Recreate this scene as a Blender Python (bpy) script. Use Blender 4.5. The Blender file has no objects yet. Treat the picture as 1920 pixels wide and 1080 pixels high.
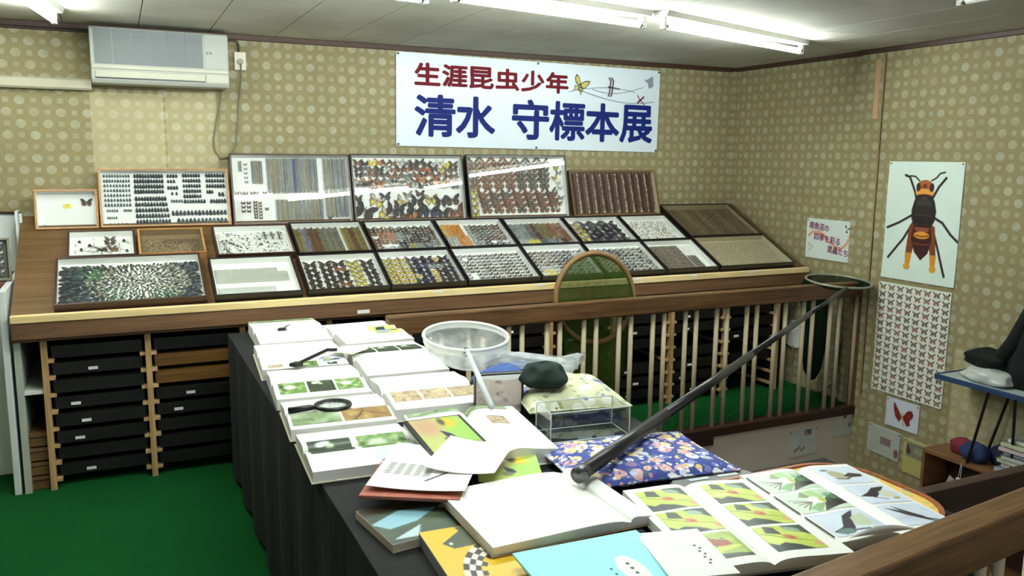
import bpy, math, random
import numpy as np
from mathutils import Vector, Matrix

RND = random.Random(11)
NPR = np.random.default_rng(5)
sc = bpy.context.scene
COL = sc.collection
PI = math.pi

# ---------------------------------------------------------------- camera
cam_d = bpy.data.cameras.new('camera'); cam = bpy.data.objects.new('camera', cam_d); COL.objects.link(cam)
cam_d.sensor_width = 36.0; cam_d.lens = 1565.1 * 36.0 / 1920.0; cam_d.clip_start = 0.05
_yaw, _pit, _rol = math.radians(25.2589), math.radians(-8.9458), math.radians(0.5834)
_f = Vector((math.sin(_yaw)*math.cos(_pit), math.cos(_yaw)*math.cos(_pit), math.sin(_pit)))
_r = Vector((math.cos(_yaw), -math.sin(_yaw), 0)); _u = _r.cross(_f)
_r2 = _r*math.cos(_rol) + _u*math.sin(_rol); _u2 = -_r*math.sin(_rol) + _u*math.cos(_rol)
CAMP = Vector((-4.5627, -5.4818, 1.6807))
_m = Matrix.Identity(4)
for _i in range(3):
    _m[_i][0] = _r2[_i]; _m[_i][1] = _u2[_i]; _m[_i][2] = -_f[_i]; _m[_i][3] = CAMP[_i]
cam.matrix_world = _m
sc.camera = cam

# ---------------------------------------------------------------- world, exposure
w = bpy.data.worlds.new('world'); sc.world = w; w.use_nodes = True
w.node_tree.nodes['Background'].inputs[0].default_value = (0.75, 0.8, 0.85, 1)
w.node_tree.nodes['Background'].inputs[1].default_value = 0.55
sc.view_settings.view_transform = 'Standard'; sc.view_settings.look = 'None'
sc.view_settings.exposure = 1.0; sc.view_settings.gamma = 1.0
sc.view_settings.use_curve_mapping = False
TUBE_STRENGTH = 62.0

# ---------------------------------------------------------------- materials
def s2l(c):
    return tuple((x/12.92 if x <= 0.04045 else ((x+0.055)/1.055)**2.4) for x in c)
def rgb(r, g, b): return s2l((r/255.0, g/255.0, b/255.0))
MATS = {}
class G:
    """small helper to wire node graphs"""
    def __init__(s, name):
        s.m = bpy.data.materials.new(name); s.m.use_nodes = True
        s.t = s.m.node_tree; s.n = s.t.nodes; s.l = s.t.links
        s.b = s.n['Principled BSDF']; s.out = s.n['Material Output']
    def put(s, sock, v):
        if isinstance(v, bpy.types.NodeSocket): s.l.new(v, sock)
        elif isinstance(v, (tuple, list)) and len(v) == 3 and sock.type == 'RGBA': sock.default_value = (*v, 1)
        else: sock.default_value = v
    def math(s, op, a, b=0.0, c=None, clamp=False):
        n = s.n.new('ShaderNodeMath'); n.operation = op; n.use_clamp = clamp
        s.put(n.inputs[0], a); s.put(n.inputs[1], b)
        if c is not None: s.put(n.inputs[2], c)
        return n.outputs[0]
    def mix(s, f, a, b, mode='MIX'):
        n = s.n.new('ShaderNodeMix'); n.data_type = 'RGBA'; n.blend_type = mode
        s.put(n.inputs[0], f); s.put(n.inputs[6], a); s.put(n.inputs[7], b)
        return n.outputs[2]
    def step(s, x, lo, hi):
        n = s.n.new('ShaderNodeMapRange'); n.interpolation_type = 'SMOOTHSTEP'
        s.put(n.inputs[0], x); s.put(n.inputs[1], lo); s.put(n.inputs[2], hi)
        return n.outputs[0]
    def noise(s, vec, scale, detail=3.0, rough=0.55):
        n = s.n.new('ShaderNodeTexNoise'); s.put(n.inputs['Scale'], scale); n.inputs['Detail'].default_value = detail
        n.inputs['Roughness'].default_value = rough
        if vec is not None: s.l.new(vec, n.inputs['Vector'])
        return n.outputs[0]
    def vor(s, vec, scale, rnd=1.0, out='Distance', feature='F1'):
        n = s.n.new('ShaderNodeTexVoronoi'); n.feature = feature; s.put(n.inputs['Scale'], scale)
        n.inputs['Randomness'].default_value = rnd
        if vec is not None: s.l.new(vec, n.inputs['Vector'])
        return n.outputs[out]
    def objc(s): return s.n.new('ShaderNodeTexCoord').outputs['Object']
    def pos(s): return s.n.new('ShaderNodeNewGeometry').outputs['Position']
    def mapv(s, vec, scale=(1,1,1), loc=(0,0,0), rot=(0,0,0)):
        n = s.n.new('ShaderNodeMapping'); s.l.new(vec, n.inputs[0])
        n.inputs['Scale'].default_value = scale; n.inputs['Location'].default_value = loc; n.inputs['Rotation'].default_value = rot
        return n.outputs[0]
    def sep(s, v):
        n = s.n.new('ShaderNodeSeparateXYZ'); s.l.new(v, n.inputs[0]); return n.outputs
    def bump(s, h, strength=0.3, dist=0.002):
        n = s.n.new('ShaderNodeBump'); n.inputs['Strength'].default_value = strength; n.inputs['Distance'].default_value = dist
        s.l.new(h, n.inputs['Height']); s.l.new(n.outputs[0], s.b.inputs['Normal'])
    def fin(s, col=None, rough=0.5, metal=0.0, spec=0.5, coat=0.0):
        if col is not None: s.put(s.b.inputs['Base Color'], col)
        s.put(s.b.inputs['Roughness'], rough); s.b.inputs['Metallic'].default_value = metal
        s.b.inputs['Specular IOR Level'].default_value = spec; s.b.inputs['Coat Weight'].default_value = coat
        return s.m

def simple(name, c, rough=0.5, metal=0.0, var=0.08, scale=8.0, bump=0.0, spec=0.5, coat=0.0):
    if name in MATS: return MATS[name]
    g = G(name); n = g.noise(g.objc(), scale, 3)
    d = tuple(x*(1-var*2) for x in c); e = tuple(min(1, x*(1+var)) for x in c)
    col = g.mix(n, d, e)
    if bump: g.bump(n, bump)
    MATS[name] = g.fin(col, rough, metal, spec, coat); return MATS[name]

def wood(name, c1, c2, axis='X', scale=1.0, rough=0.45, coat=0.0):
    if name in MATS: return MATS[name]
    g = G(name); k = {'X': (0.8, 14, 14), 'Y': (14, 0.8, 14), 'Z': (14, 14, 0.8)}[axis]
    v = g.mapv(g.objc(), tuple(x*scale for x in k))
    n1 = g.noise(v, 2.2, 5, 0.65); n2 = g.noise(v, 9.0, 3, 0.5)
    f = g.math('ADD', g.math('MULTIPLY', n1, 0.75), g.math('MULTIPLY', n2, 0.35))
    col = g.mix(g.step(f, 0.35, 0.75), c1, c2); g.bump(f, 0.12)
    MATS[name] = g.fin(col, rough, 0, 0.4, coat); return MATS[name]

def vcol(name='printed', rough=0.5, coat=0.0, spec=0.4):
    if name in MATS: return MATS[name]
    g = G(name); a = g.n.new('ShaderNodeVertexColor'); a.layer_name = 'Col'
    n = g.noise(g.objc(), 60, 2)
    MATS[name] = g.fin(g.mix(0.06, a.outputs[0], g.mix(n, (0, 0, 0), (1, 1, 1)), 'OVERLAY'), rough, 0, spec, coat); return MATS[name]

def pane(name='pane_glass', tint=(1, 1, 1), refl=1.0, rough=0.0):
    """clear pane: fresnel mix of transparent and glossy"""
    if name in MATS: return MATS[name]
    g = G(name); g.n.remove(g.b)
    tr = g.n.new('ShaderNodeBsdfTransparent'); tr.inputs[0].default_value = (*tint, 1)
    gl = g.n.new('ShaderNodeBsdfGlossy'); gl.inputs['Roughness'].default_value = rough
    fr = g.n.new('ShaderNodeFresnel'); fr.inputs[0].default_value = 1.5
    geo = g.n.new('ShaderNodeNewGeometry')
    f = g.math('MULTIPLY', fr.outputs[0], refl, clamp=True)
    f = g.math('MULTIPLY', f, g.math('SUBTRACT', 1.0, geo.outputs['Backfacing']))
    mx = g.n.new('ShaderNodeMixShader'); g.l.new(f, mx.inputs[0]); g.l.new(tr.outputs[0], mx.inputs[1]); g.l.new(gl.outputs[0], mx.inputs[2])
    g.l.new(mx.outputs[0], g.out.inputs[0]); MATS[name] = g.m; return g.m

def netting(name, col, cell=0.004, cover=0.5, vary=0.25):
    """fine woven mesh: threads cover part of the surface, the rest is open"""
    if name in MATS: return MATS[name]
    g = G(name)
    n = g.noise(g.objc(), 25, 3); a = g.math('ADD', g.math('MULTIPLY', g.math('SUBTRACT', n, 0.5), vary), cover, clamp=True)
    tr = g.n.new('ShaderNodeBsdfTransparent')
    df = g.n.new('ShaderNodeBsdfDiffuse'); df.inputs[0].default_value = (*col, 1)
    tl = g.n.new('ShaderNodeBsdfTranslucent'); tl.inputs[0].default_value = (*col, 1)
    ad = g.n.new('ShaderNodeMixShader'); ad.inputs[0].default_value = 0.35; g.l.new(df.outputs[0], ad.inputs[1]); g.l.new(tl.outputs[0], ad.inputs[2])
    mx = g.n.new('ShaderNodeMixShader'); g.l.new(a, mx.inputs[0]); g.l.new(tr.outputs[0], mx.inputs[1]); g.l.new(ad.outputs[0], mx.inputs[2])
    g.l.new(mx.outputs[0], g.out.inputs[0]); g.n.remove(g.b); MATS[name] = g.m; return g.m

def emit(name, col, strength):
    if name in MATS: return MATS[name]
    g = G(name); g.b.inputs['Base Color'].default_value = (0.9, 0.9, 0.9, 1)
    g.b.inputs['Emission Color'].default_value = (*col, 1); g.b.inputs['Emission Strength'].default_value = strength
    MATS[name] = g.m; return g.m

def wallpaper(name, horiz, patches):
    """beige paper printed with a chequer of discs and small squares; patches = lighter rectangles (a0,a1,z0,z1)"""
    g = G(name); p = g.sep(g.pos()); a = p[horiz]; z = p[2]; c = 0.0675
    ua = g.math('DIVIDE', a, c); uz = g.math('DIVIDE', z, c*0.955)
    fa = g.math('SUBTRACT', g.math('FRACT', ua), 0.5); fz = g.math('SUBTRACT', g.math('FRACT', uz), 0.5)
    par = g.math('ABSOLUTE', g.math('MODULO', g.math('ADD', g.math('FLOOR', ua), g.math('FLOOR', uz)), 2.0))
    par = g.step(par, 0.4, 0.6)
    aa = g.math('ABSOLUTE', fa); az = g.math('ABSOLUTE', fz)
    d = g.math('SQRT', g.math('ADD', g.math('MULTIPLY', fa, fa), g.math('MULTIPLY', fz, fz)))
    q = g.math('MAXIMUM', aa, az)
    oct_ = g.math('MAXIMUM', q, g.math('MULTIPLY', g.math('ADD', aa, az), 0.72))
    disc = g.step(oct_, 0.40, 0.35); sq = g.step(q, 0.21, 0.17)
    ringd = g.math('MULTIPLY', g.step(oct_, 0.40, 0.43), g.step(oct_, 0.49, 0.46))
    rings = g.math('MULTIPLY', g.step(q, 0.30, 0.33), g.step(q, 0.40, 0.37))
    light = g.math('ADD', g.math('MULTIPLY', disc, par), g.math('MULTIPLY', g.math('MULTIPLY', sq, 0.75), g.math('SUBTRACT', 1.0, par)))
    dark = g.math('ADD', g.math('MULTIPLY', ringd, par), g.math('MULTIPLY', rings, g.math('SUBTRACT', 1.0, par)))
    gl_ = g.math('MULTIPLY', g.step(q, 0.455, 0.475), 0.5)
    dark = g.math('MAXIMUM', dark, gl_)
    n = g.noise(g.pos(), 1.3, 4); n2 = g.noise(g.pos(), 14, 3)
    base = g.mix(n2, rgb(140, 131, 95), rgb(157, 147, 110))
    col = g.mix(g.math('MULTIPLY', dark, 0.36), base, rgb(122, 106, 68))
    dn = g.step(g.noise(g.pos(), 9, 2), 0.25, 0.75)
    col = g.mix(g.math('MULTIPLY', light, g.math('ADD', 0.20, g.math('MULTIPLY', dn, 0.40))), col, rgb(188, 187, 168))
    pm = None
    for (a0, a1, z0, z1, amt) in patches:
        m = g.math('MULTIPLY', g.math('MULTIPLY', g.step(a, a0, a0+0.01), g.step(a, a1, a1-0.01)), g.math('MULTIPLY', g.step(z, z0, z0+0.01), g.step(z, z1, z1-0.01)))
        m = g.math('MULTIPLY', m, amt)
        pm = m if pm is None else g.math('MAXIMUM', pm, m)
    if pm is not None: col = g.mix(g.math('MULTIPLY', pm, 0.3), col, rgb(236, 228, 184))
    grime = g.step(n, 0.25, 0.7)
    col = g.mix(g.math('MULTIPLY', g.math('SUBTRACT', 1.0, grime), 0.22), col, rgb(98, 84, 50))
    g.bump(g.math('ADD', light, n2), 0.08, 0.001)
    return g.fin(col, 0.75, 0, 0.25)

def floral(name, base, flowers, leaf, scale):
    """printed cotton: scattered blossoms in several colours on a ground, with leaves"""
    g = G(name); v = g.objc()
    warp = g.n.new('ShaderNodeVectorMath'); warp.operation = 'ADD'
    nz = g.n.new('ShaderNodeTexNoise'); nz.inputs['Scale'].default_value = scale*1.2; g.l.new(v, nz.inputs['Vector'])
    sc_ = g.n.new('ShaderNodeVectorMath'); sc_.operation = 'SCALE'; g.l.new(nz.outputs[1], sc_.inputs[0]); sc_.inputs[3].default_value = 0.35/scale
    g.l.new(v, warp.inputs[0]); g.l.new(sc_.outputs[0], warp.inputs[1]); vv = warp.outputs[0]
    col = base
    lf = g.vor(vv, scale*2.1); lm = g.step(lf, 0.36, 0.28); col = g.mix(g.math('MULTIPLY', lm, 0.7), col, leaf)
    for i, (cols, s, r0) in enumerate(flowers):
        m = g.mapv(vv, (1, 1, 1), (i*3.7, i*1.9, i*0.8)); d = g.vor(m, scale*s); cid = g.vor(m, scale*s, 1.0, 'Color')
        sel = g.sep(cid); fc = g.mix(g.step(sel[0], 0.35, 0.45), cols[0], cols[1]); fc = g.mix(g.step(sel[0], 0.66, 0.74), fc, cols[2])
        fc = g.mix(g.step(d, r0*0.28, r0*0.12), fc, rgb(150, 110, 40))
        on = g.math('MULTIPLY', g.step(d, r0, r0*0.82), g.step(sel[1], 0.08, 0.14))
        col = g.mix(on, col, fc)
    g.bump(g.noise(v, 30, 3), 0.15)
    return g.fin(col, 0.8, 0, 0.2)

# ---------------------------------------------------------------- mesh builder
class MB:
    def __init__(s): s.v = []; s.f = []; s.c = []; s.hasc = False
    def add(s, vs, fs, col=None):
        o = len(s.v); s.v.extend([tuple(p) for p in vs]); s.f.extend([tuple(i+o for i in f) for f in fs])
        if col is not None: s.hasc = True
        if isinstance(col, list): s.c.extend(col)
        else: s.c.extend([col or (0.5, 0.5, 0.5)]*len(vs))
        return s
    def box(s, x0, x1, y0, y1, z0, z1, col=None, M=None):
        vs = [Vector((x, y, z)) for z in (z0, z1) for y in (y0, y1) for x in (x0, x1)]
        if M is not None: vs = [M @ p for p in vs]
        return s.add(vs, [(0, 2, 3, 1), (4, 5, 7, 6), (0, 1, 5, 4), (2, 6, 7, 3), (0, 4, 6, 2), (1, 3, 7, 5)], col)
    def prism(s, pts, z0, z1, col=None, M=None):
        n = len(pts); vs = [Vector((p[0], p[1], z)) for z in (z0, z1) for p in pts]
        if M is not None: vs = [M @ p for p in vs]
        fs = [tuple(range(n-1, -1, -1)), tuple(range(n, 2*n))] + [(i, (i+1) % n, n+(i+1) % n, n+i) for i in range(n)]
        return s.add(vs, fs, col)
    def loft(s, loops, caps=(True, True), closed=True, col=None):
        n = len(loops[0]); vs = [p for L in loops for p in L]; fs = []
        for k in range(len(loops)-1):
            for i in range(n if closed else n-1):
                j = (i+1) % n; fs.append((k*n+i, k*n+j, (k+1)*n+j, (k+1)*n+i))
        if caps[0]: fs.append(tuple(range(n-1, -1, -1)))
        if caps[1]: fs.append(tuple((len(loops)-1)*n+i for i in range(n)))
        return s.add(vs, fs, col)
    def tube(s, pts, r, n=8, closed=False, caps=True, col=None):
        pts = [Vector(p) for p in pts]; m = len(pts); loops = []; ref = None
        for i, p in enumerate(pts):
            a = pts[(i-1) % m] if (closed or i) else p; b = pts[(i+1) % m] if (closed or i < m-1) else p
            t = (b-a).normalized()
            if ref is None: ref = Vector((0, 0, 1)) if abs(t.z) < 0.9 else Vector((1, 0, 0))
            x = (ref - t*ref.dot(t)).normalized(); y = t.cross(x); ref = x
            rr = r[i] if isinstance(r, (list, tuple)) else r
            loops.append([p + x*(rr*math.cos(2*PI*k/n)) + y*(rr*math.sin(2*PI*k/n)) for k in range(n)])
        if closed: loops.append(loops[0]); caps = False
        return s.loft(loops, (caps, caps), True, col)
    def sphere(s, c, r, nu=10, nv=6, col=None, sq=(1, 1, 1)):
        loops = []
        for j in range(nv+1):
            th = PI*j/nv; rr = max(math.sin(th), 0.02)
            loops.append([Vector((c[0]+r*sq[0]*rr*math.cos(2*PI*i/nu), c[1]+r*sq[1]*rr*math.sin(2*PI*i/nu), c[2]-r*sq[2]*math.cos(th))) for i in range(nu)])
        return s.loft(loops, (True, True), True, col)
    def grid(s, nx, ny, fn, colfn=None):
        vs = []; cs = []
        for j in range(ny+1):
            for i in range(nx+1):
                u, v = i/nx, j/ny; vs.append(fn(u, v)); cs.append(colfn(u, v) if colfn else None)
        fs = [(j*(nx+1)+i, j*(nx+1)+i+1, (j+1)*(nx+1)+i+1, (j+1)*(nx+1)+i) for j in range(ny) for i in range(nx)]
        return s.add(vs, fs, cs if colfn else None)
    def mesh(s, name, mat, smooth=False):
        me = bpy.data.meshes.new(name); me.from_pydata([tuple(p) for p in s.v], [], s.f)
        if s.hasc:
            a = me.color_attributes.new('Col', 'FLOAT_COLOR', 'POINT')
            arr = np.ones((len(s.v), 4), np.float32); arr[:, :3] = np.array([c for c in s.c], np.float32); a.data.foreach_set('color', arr.ravel())
        if mat is not None: me.materials.append(mat)
        if smooth: me.polygons.foreach_set('use_smooth', [True]*len(me.polygons))
        me.update(); return me
    def build(s, name, mat, parent=None, smooth=False, bevel=0.0, loc=None, rot=None):
        return link(name, s.mesh(name, mat, smooth), parent, loc, rot, bevel)

def link(name, me, parent=None, loc=None, rot=None, bevel=0.0):
    o = bpy.data.objects.new(name, me); COL.objects.link(o)
    if parent is not None: o.parent = parent
    if loc is not None: o.location = loc
    if rot is not None: o.rotation_euler = rot
    if bevel:
        b = o.modifiers.new('edge', 'BEVEL'); b.width = bevel; b.segments = 2; b.limit_method = 'ANGLE'
    return o
def tag(o, label, cat, group=None):
    o['label'] = label; o['category'] = cat
    if group: o['group'] = group
    return o
def thing(name, label, cat, loc=(0, 0, 0), rot=(0, 0, 0), group=None):
    o = bpy.data.objects.new(name, None); COL.objects.link(o); o.location = loc; o.rotation_euler = rot
    o.empty_display_size = 0.05
    return tag(o, label, cat, group)
def struct(o): o['kind'] = 'structure'; return o
def stuff(o): o['kind'] = 'stuff'; return o

def text_mesh(name, body, W, H, mat, parent, loc, rot, bold=0.0):
    """lettering fitted into W x H; bold = stroke thickening in metres (shifted copies joined in one mesh)"""
    cu = bpy.data.curves.new(name, 'FONT'); cu.body = body; cu.size = 1.0; cu.resolution_u = 3
    t = bpy.data.objects.new(name, cu); COL.objects.link(t)
    dg = bpy.context.evaluated_depsgraph_get(); dg.update()
    me = bpy.data.meshes.new_from_object(t.evaluated_get(dg)); bpy.data.objects.remove(t)
    n = len(me.vertices); co = np.empty(n*3, np.float32); me.vertices.foreach_get('co', co); co = co.reshape(-1, 3)
    lo = co.min(0); hi = co.max(0)
    co[:, 0] = bold+(co[:, 0]-lo[0])/max(hi[0]-lo[0], 1e-6)*(W-2*bold); co[:, 1] = bold+(co[:, 1]-lo[1])/max(hi[1]-lo[1], 1e-6)*(H-2*bold); co[:, 2] = 0
    m = MB(); fs = [tuple(q.vertices) for q in me.polygons]
    sh = [(0, 0)]+([(bold*math.cos(k*PI/4), bold*math.sin(k*PI/4)) for k in range(8)] if bold else [])
    for k, (dx, dy) in enumerate(sh): m.add([(c_[0]+dx, c_[1]+dy, k*0.00004) for c_ in co], fs)
    bpy.data.meshes.remove(me)
    return m.build(name, mat, parent, loc=loc, rot=rot)

# ---------------------------------------------------------------- canvas for flat prints
class Cv:
    """a little raster painted with shapes; becomes the vertex colours of a fine grid (flat print)"""
    def __init__(s, w, h, bg):
        s.w, s.h = w, h; s.a = np.empty((h, w, 3)); s.a[:] = bg
        s.X, s.Y = np.meshgrid((np.arange(w)+0.5)/h, (np.arange(h)+0.5)/h); s.asp = w/h; s.px = 1.0/h
    def mixm(s, m, c): s.a[:] = s.a*(1-m[..., None]) + np.array(c)*m[..., None]; return s
    def ell(s, cx, cy, rx, ry, c, rot=0.0, soft=None, alpha=1.0):
        dx, dy = s.X-cx, s.Y-cy; cr, sr = math.cos(rot), math.sin(rot)
        q = np.sqrt(((dx*cr+dy*sr)/rx)**2 + ((-dx*sr+dy*cr)/ry)**2); k = soft if soft else s.px/min(rx, ry)
        return s.mixm(np.clip((1-q)/k+0.5, 0, 1)*alpha, c)
    def poly(s, pts, c, alpha=1.0):
        m = np.zeros((s.h, s.w))
        for ox, oy in ((-.25, -.25), (.25, -.25), (-.25, .25), (.25, .25)):
            X, Y = s.X+ox*s.px, s.Y+oy*s.px; ins = np.zeros((s.h, s.w), bool); n = len(pts)
            for i in range(n):
                x1, y1 = pts[i]; x2, y2 = pts[(i+1) % n]
                if y1 == y2: continue
                cnd = ((Y < y1) != (Y < y2)) & (X < (x2-x1)*(Y-y1)/(y2-y1)+x1); ins ^= cnd
            m += ins*0.25
        return s.mixm(m*alpha, c)
    def line(s, pts, wd, c, alpha=1.0):
        m = np.zeros((s.h, s.w))
        for (x1, y1), (x2, y2) in zip(pts[:-1], pts[1:]):
            L = max((x2-x1)**2+(y2-y1)**2, 1e-9); t = np.clip(((s.X-x1)*(x2-x1)+(s.Y-y1)*(y2-y1))/L, 0, 1)
            d = np.hypot(s.X-x1-t*(x2-x1), s.Y-y1-t*(y2-y1)); m = np.maximum(m, np.clip((wd/2-d)/s.px+0.5, 0, 1))
        return s.mixm(m*alpha, c)
    def noise(s, n, seed):
        r = np.random.default_rng(seed); nx, ny = max(2, int(n*s.asp)), max(2, n); g = r.random((ny+1, nx+1))
        x = np.linspace(0, nx-1e-6, s.w); y = np.linspace(0, ny-1e-6, s.h); xi, yi = x.astype(int), y.astype(int)
        fx, fy = x-xi, y-yi; fx = fx*fx*(3-2*fx); fy = fy*fy*(3-2*fy)
        A = g[yi][:, xi]; B = g[yi][:, xi+1]; C = g[yi+1][:, xi]; D = g[yi+1][:, xi+1]
        return (A*(1-fx)+B*fx)*(1-fy)[:, None] + (C*(1-fx)+D*fx)*fy[:, None]
    def fbm(s, n, seed, o=3):
        t = 0; a = 1; q = 0
        for k in range(o): t = t + a*s.noise(n*2**k, seed+k); q += a; a *= 0.55
        return t/q
    def blend(s, m, c): return s.mixm(np.clip(m, 0, 1), c)
    def mesh(s, name, W, H, mat, zfn=None, rnd=0):
        h, w_ = s.h, s.w; xs = (np.arange(w_)/(w_-1)-0.5)*W; ys = (np.arange(h)/(h-1)-0.5)*H
        X, Y = np.meshgrid(xs, ys); Z = zfn(X, Y) if zfn else np.zeros_like(X)
        co = np.stack([X, Y, Z], -1).reshape(-1, 3).astype(np.float32)
        idx = np.arange(h*w_).reshape(h, w_); q = np.stack([idx[:-1, :-1], idx[:-1, 1:], idx[1:, 1:], idx[1:, :-1]], -1).reshape(-1, 4)
        me = bpy.data.meshes.new(name); me.vertices.add(h*w_); me.vertices.foreach_set('co', co.ravel())
        nf = len(q); me.loops.add(nf*4); me.loops.foreach_set('vertex_index', q.ravel().astype(np.int32))
        me.polygons.add(nf); me.polygons.foreach_set('loop_start', (np.arange(nf)*4).astype(np.int32)); me.polygons.foreach_set('loop_total', np.full(nf, 4, np.int32))
        a = me.color_attributes.new('Col', 'FLOAT_COLOR', 'POINT'); arr = np.ones((h*w_, 4), np.float32)
        c = np.clip(s.a, 0, 255)/255.0; c = np.where(c <= 0.04045, c/12.92, ((c+0.055)/1.055)**2.4); arr[:, :3] = c.reshape(-1, 3)
        a.data.foreach_set('color', arr.ravel()); me.materials.append(mat); me.update(calc_edges=True); me.validate(); return me

PRINT = vcol('printed_paper', 0.45)
GLOSSY = vcol('glossy_print', 0.38, 0.0)
INSECT = vcol('insect_wings', 0.55)
GLASS = pane('pane_glass')
WHITE = simple('white_paper', rgb(238, 238, 232), 0.6, var=0.02)
CARD = simple('white_card', rgb(228, 230, 224), 0.7, var=0.03)
RAILWOOD = wood('rail_wood', rgb(72, 48, 29), rgb(120, 86, 53), 'X', 1.0, 0.4, 0.15)
DARKWOOD = wood('dark_wood', rgb(40, 24, 18), rgb(62, 38, 28), 'X', 1.0, 0.45)
FASCIA = wood('fascia_wood', rgb(94, 66, 44), rgb(126, 92, 62), 'X', 1.0, 0.55)
PALEWOOD = wood('pale_wood', rgb(222, 192, 132), rgb(244, 222, 168), 'X', 1.0, 0.5)
POSTWOOD = wood('post_wood', rgb(158, 124, 82), rgb(196, 160, 112), 'Z', 1.0, 0.6)
PLY = wood('plywood', rgb(84, 60, 32), rgb(112, 82, 46), 'X', 0.6, 0.5)
BLACKLAC = simple('black_lacquer', rgb(24, 18, 18), 0.35, var=0.1)
BROWNLAC = simple('brown_lacquer', rgb(62, 38, 28), 0.35, var=0.1)
HONEY = wood('honey_wood', rgb(150, 104, 58), rgb(190, 142, 88), 'X', 1.0, 0.4)
DARKBOX = simple('dark_box', rgb(13, 9, 7), 0.5, var=0.2)
HONEYBOX = wood('honey_box', rgb(84, 56, 20), rgb(118, 82, 34), 'X', 0.6, 0.5)
BLACKCLOTH = simple('black_cloth', rgb(16, 16, 18), 0.9, var=0.3, scale=40, bump=0.2)
CHROME = simple('metal', rgb(190, 190, 190), 0.25, 1.0, 0.03)
BLACKPL = simple('black_plastic', rgb(18, 18, 20), 0.35, var=0.1)
OFFWHITE = simple('offwhite_plastic', rgb(226, 220, 196), 0.45, var=0.03)
# ================================================================ lamps
TUBE = emit('lit_tube', (0.91, 1.0, 0.97), TUBE_STRENGTH)
LAMPWHITE = simple('lamp_enamel', rgb(214, 214, 204), 0.4, var=0.03)
HCEIL = 2.4
def lamp(label, p0, p1, lit=True):
    p0 = Vector((p0[0], p0[1], 0)); p1 = Vector((p1[0], p1[1], 0)); c = (p0+p1)/2; L = (p1-p0).length; a = math.atan2((p1-p0).y, (p1-p0).x)
    t = thing('fluorescent_lamp', label, 'ceiling lamp', (c.x, c.y, HCEIL), (0, 0, a), 'fluorescent tube lamps on the ceiling')
    b = MB()   # batten body: a shallow trapezoid channel
    prof = [(-0.05, 0.0), (0.05, 0.0), (0.035, -0.028), (-0.035, -0.028)]
    b.loft([[Vector((x, y, z)) for y, z in prof] for x in (-L/2-0.03, L/2+0.03)]); b.build('batten', LAMPWHITE, t, bevel=0.002)
    for s in (-1, 1):
        h = MB(); h.box(s*(L/2+0.004)-0.012, s*(L/2+0.004)+0.012, -0.014, 0.014, -0.085, -0.028)
        h.build('tube_holder', LAMPWHITE, t, bevel=0.003)
    tb = MB(); tb.tube([(-L/2+0.01, 0, -0.066), (L/2-0.01, 0, -0.066)], 0.016, 14)
    tbo = tb.build('tube', TUBE if lit else LAMPWHITE, t, smooth=True)
    for s in (-1, 1):
        e = MB(); e.tube([(s*(L/2-0.022), 0, -0.066), (s*(L/2-0.002), 0, -0.066)], 0.0165, 14); e.build('end_cap', CHROME, tbo, smooth=True)
    return t
lamp('lit tube lamp right above the banner, ending short of the corner', (-2.05, -1.90), (-0.74, -1.47))
lamp('lit tube lamp in the middle of the row over the stair railing', (-3.24, -2.09), (-2.16, -1.87))
lamp('lit tube lamp at the far left end of the row over the books', (-4.46, -2.20), (-3.34, -1.99))
lamp('lit tube lamp hung crosswise beside the air conditioner', (-4.96, -1.75), (-4.80, -0.57))
lamp('unlit tube lamp above the right-hand wall of the stairwell', (-1.36, -4.15), (-1.36, -3.02), lit=False)
lamp('lit tube lamp over the near end of the book tables', (-4.05, -3.75), (-2.85, -3.55))

# ================================================================ the room
W_BACK = wallpaper('wallpaper_back', 0, [(-4.68, -4.28, 1.56, 2.03, 1.0), (-4.28, -3.98, 1.5, 2.07, 0.75)])
W_RIGHT = wallpaper('wallpaper_right', 1, [(-3.6, -2.16, -0.3, 0.565, 0.8)])
struct(MB().box(-6.3, 0.0, 0.0, 0.12, -1.3, 2.42).build('wall_back', W_BACK))
wr = MB(); wr.box(0.0, 0.12, -1.295, 0.12, -1.3, 2.42); wr.box(-0.03, 0.12, -7.0, -1.295, -1.3, 2.42)
struct(wr.build('wall_right', W_RIGHT))
struct(MB().box(-6.42, -6.3, -7.0, 0.12, -0.1, 2.42).build('wall_left', W_RIGHT))
# ceiling boards
gc = G('ceiling_board'); nn = gc.noise(gc.pos(), 2.0, 4); n3 = gc.noise(gc.pos(), 90, 2)
CEIL = gc.fin(gc.mix(gc.step(nn, 0.3, 0.75), rgb(176, 174, 160), rgb(200, 198, 184)), 0.8, 0, 0.2); gc.bump(n3, 0.15, 0.002)
CEILGAP = simple('ceiling_gap', rgb(58, 52, 44), 0.9)
ceil = struct(MB().box(-6.4, 0.1, -7.1, 0.1, 2.408, 2.5).build('ceiling', CEILGAP))
bw = 0.385; xs0 = -4.40 - bw*5
pm = {}
for i in range(17):
    for j in range(4):
        x0 = xs0 + i*bw; x1 = min(x0+bw, 0.0); y1 = -0.0 - j*1.82; y0 = max(y1-1.82, -7.0)
        key = (round(x1-x0, 3), round(y1-y0, 3))
        if key[0] < 0.05: continue
        if key not in pm:
            pm[key] = MB().box(0.0025, key[0]-0.0025, 0.002, key[1]-0.002, 0, 0.012).mesh('ceiling_board', CEIL)
        link('ceiling_board', pm[key], ceil, (x0, y0, HCEIL-0.002))
TRIM = wood('trim_wood', rgb(52, 34, 24), rgb(76, 50, 36), 'X', 1.0, 0.5)
struct(MB().box(-6.3, 0.0, -0.022, 0.0, 2.365, 2.398).build('trim_1', TRIM, bevel=0.003))
t2 = MB(); t2.box(-0.022, 0.0, -1.295, -0.022, 2.368, 2.398); t2.box(-0.052, -0.03, -7.0, -1.295, 2.368, 2.398)
struct(t2.build('trim_2', TRIM, bevel=0.003))
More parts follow.
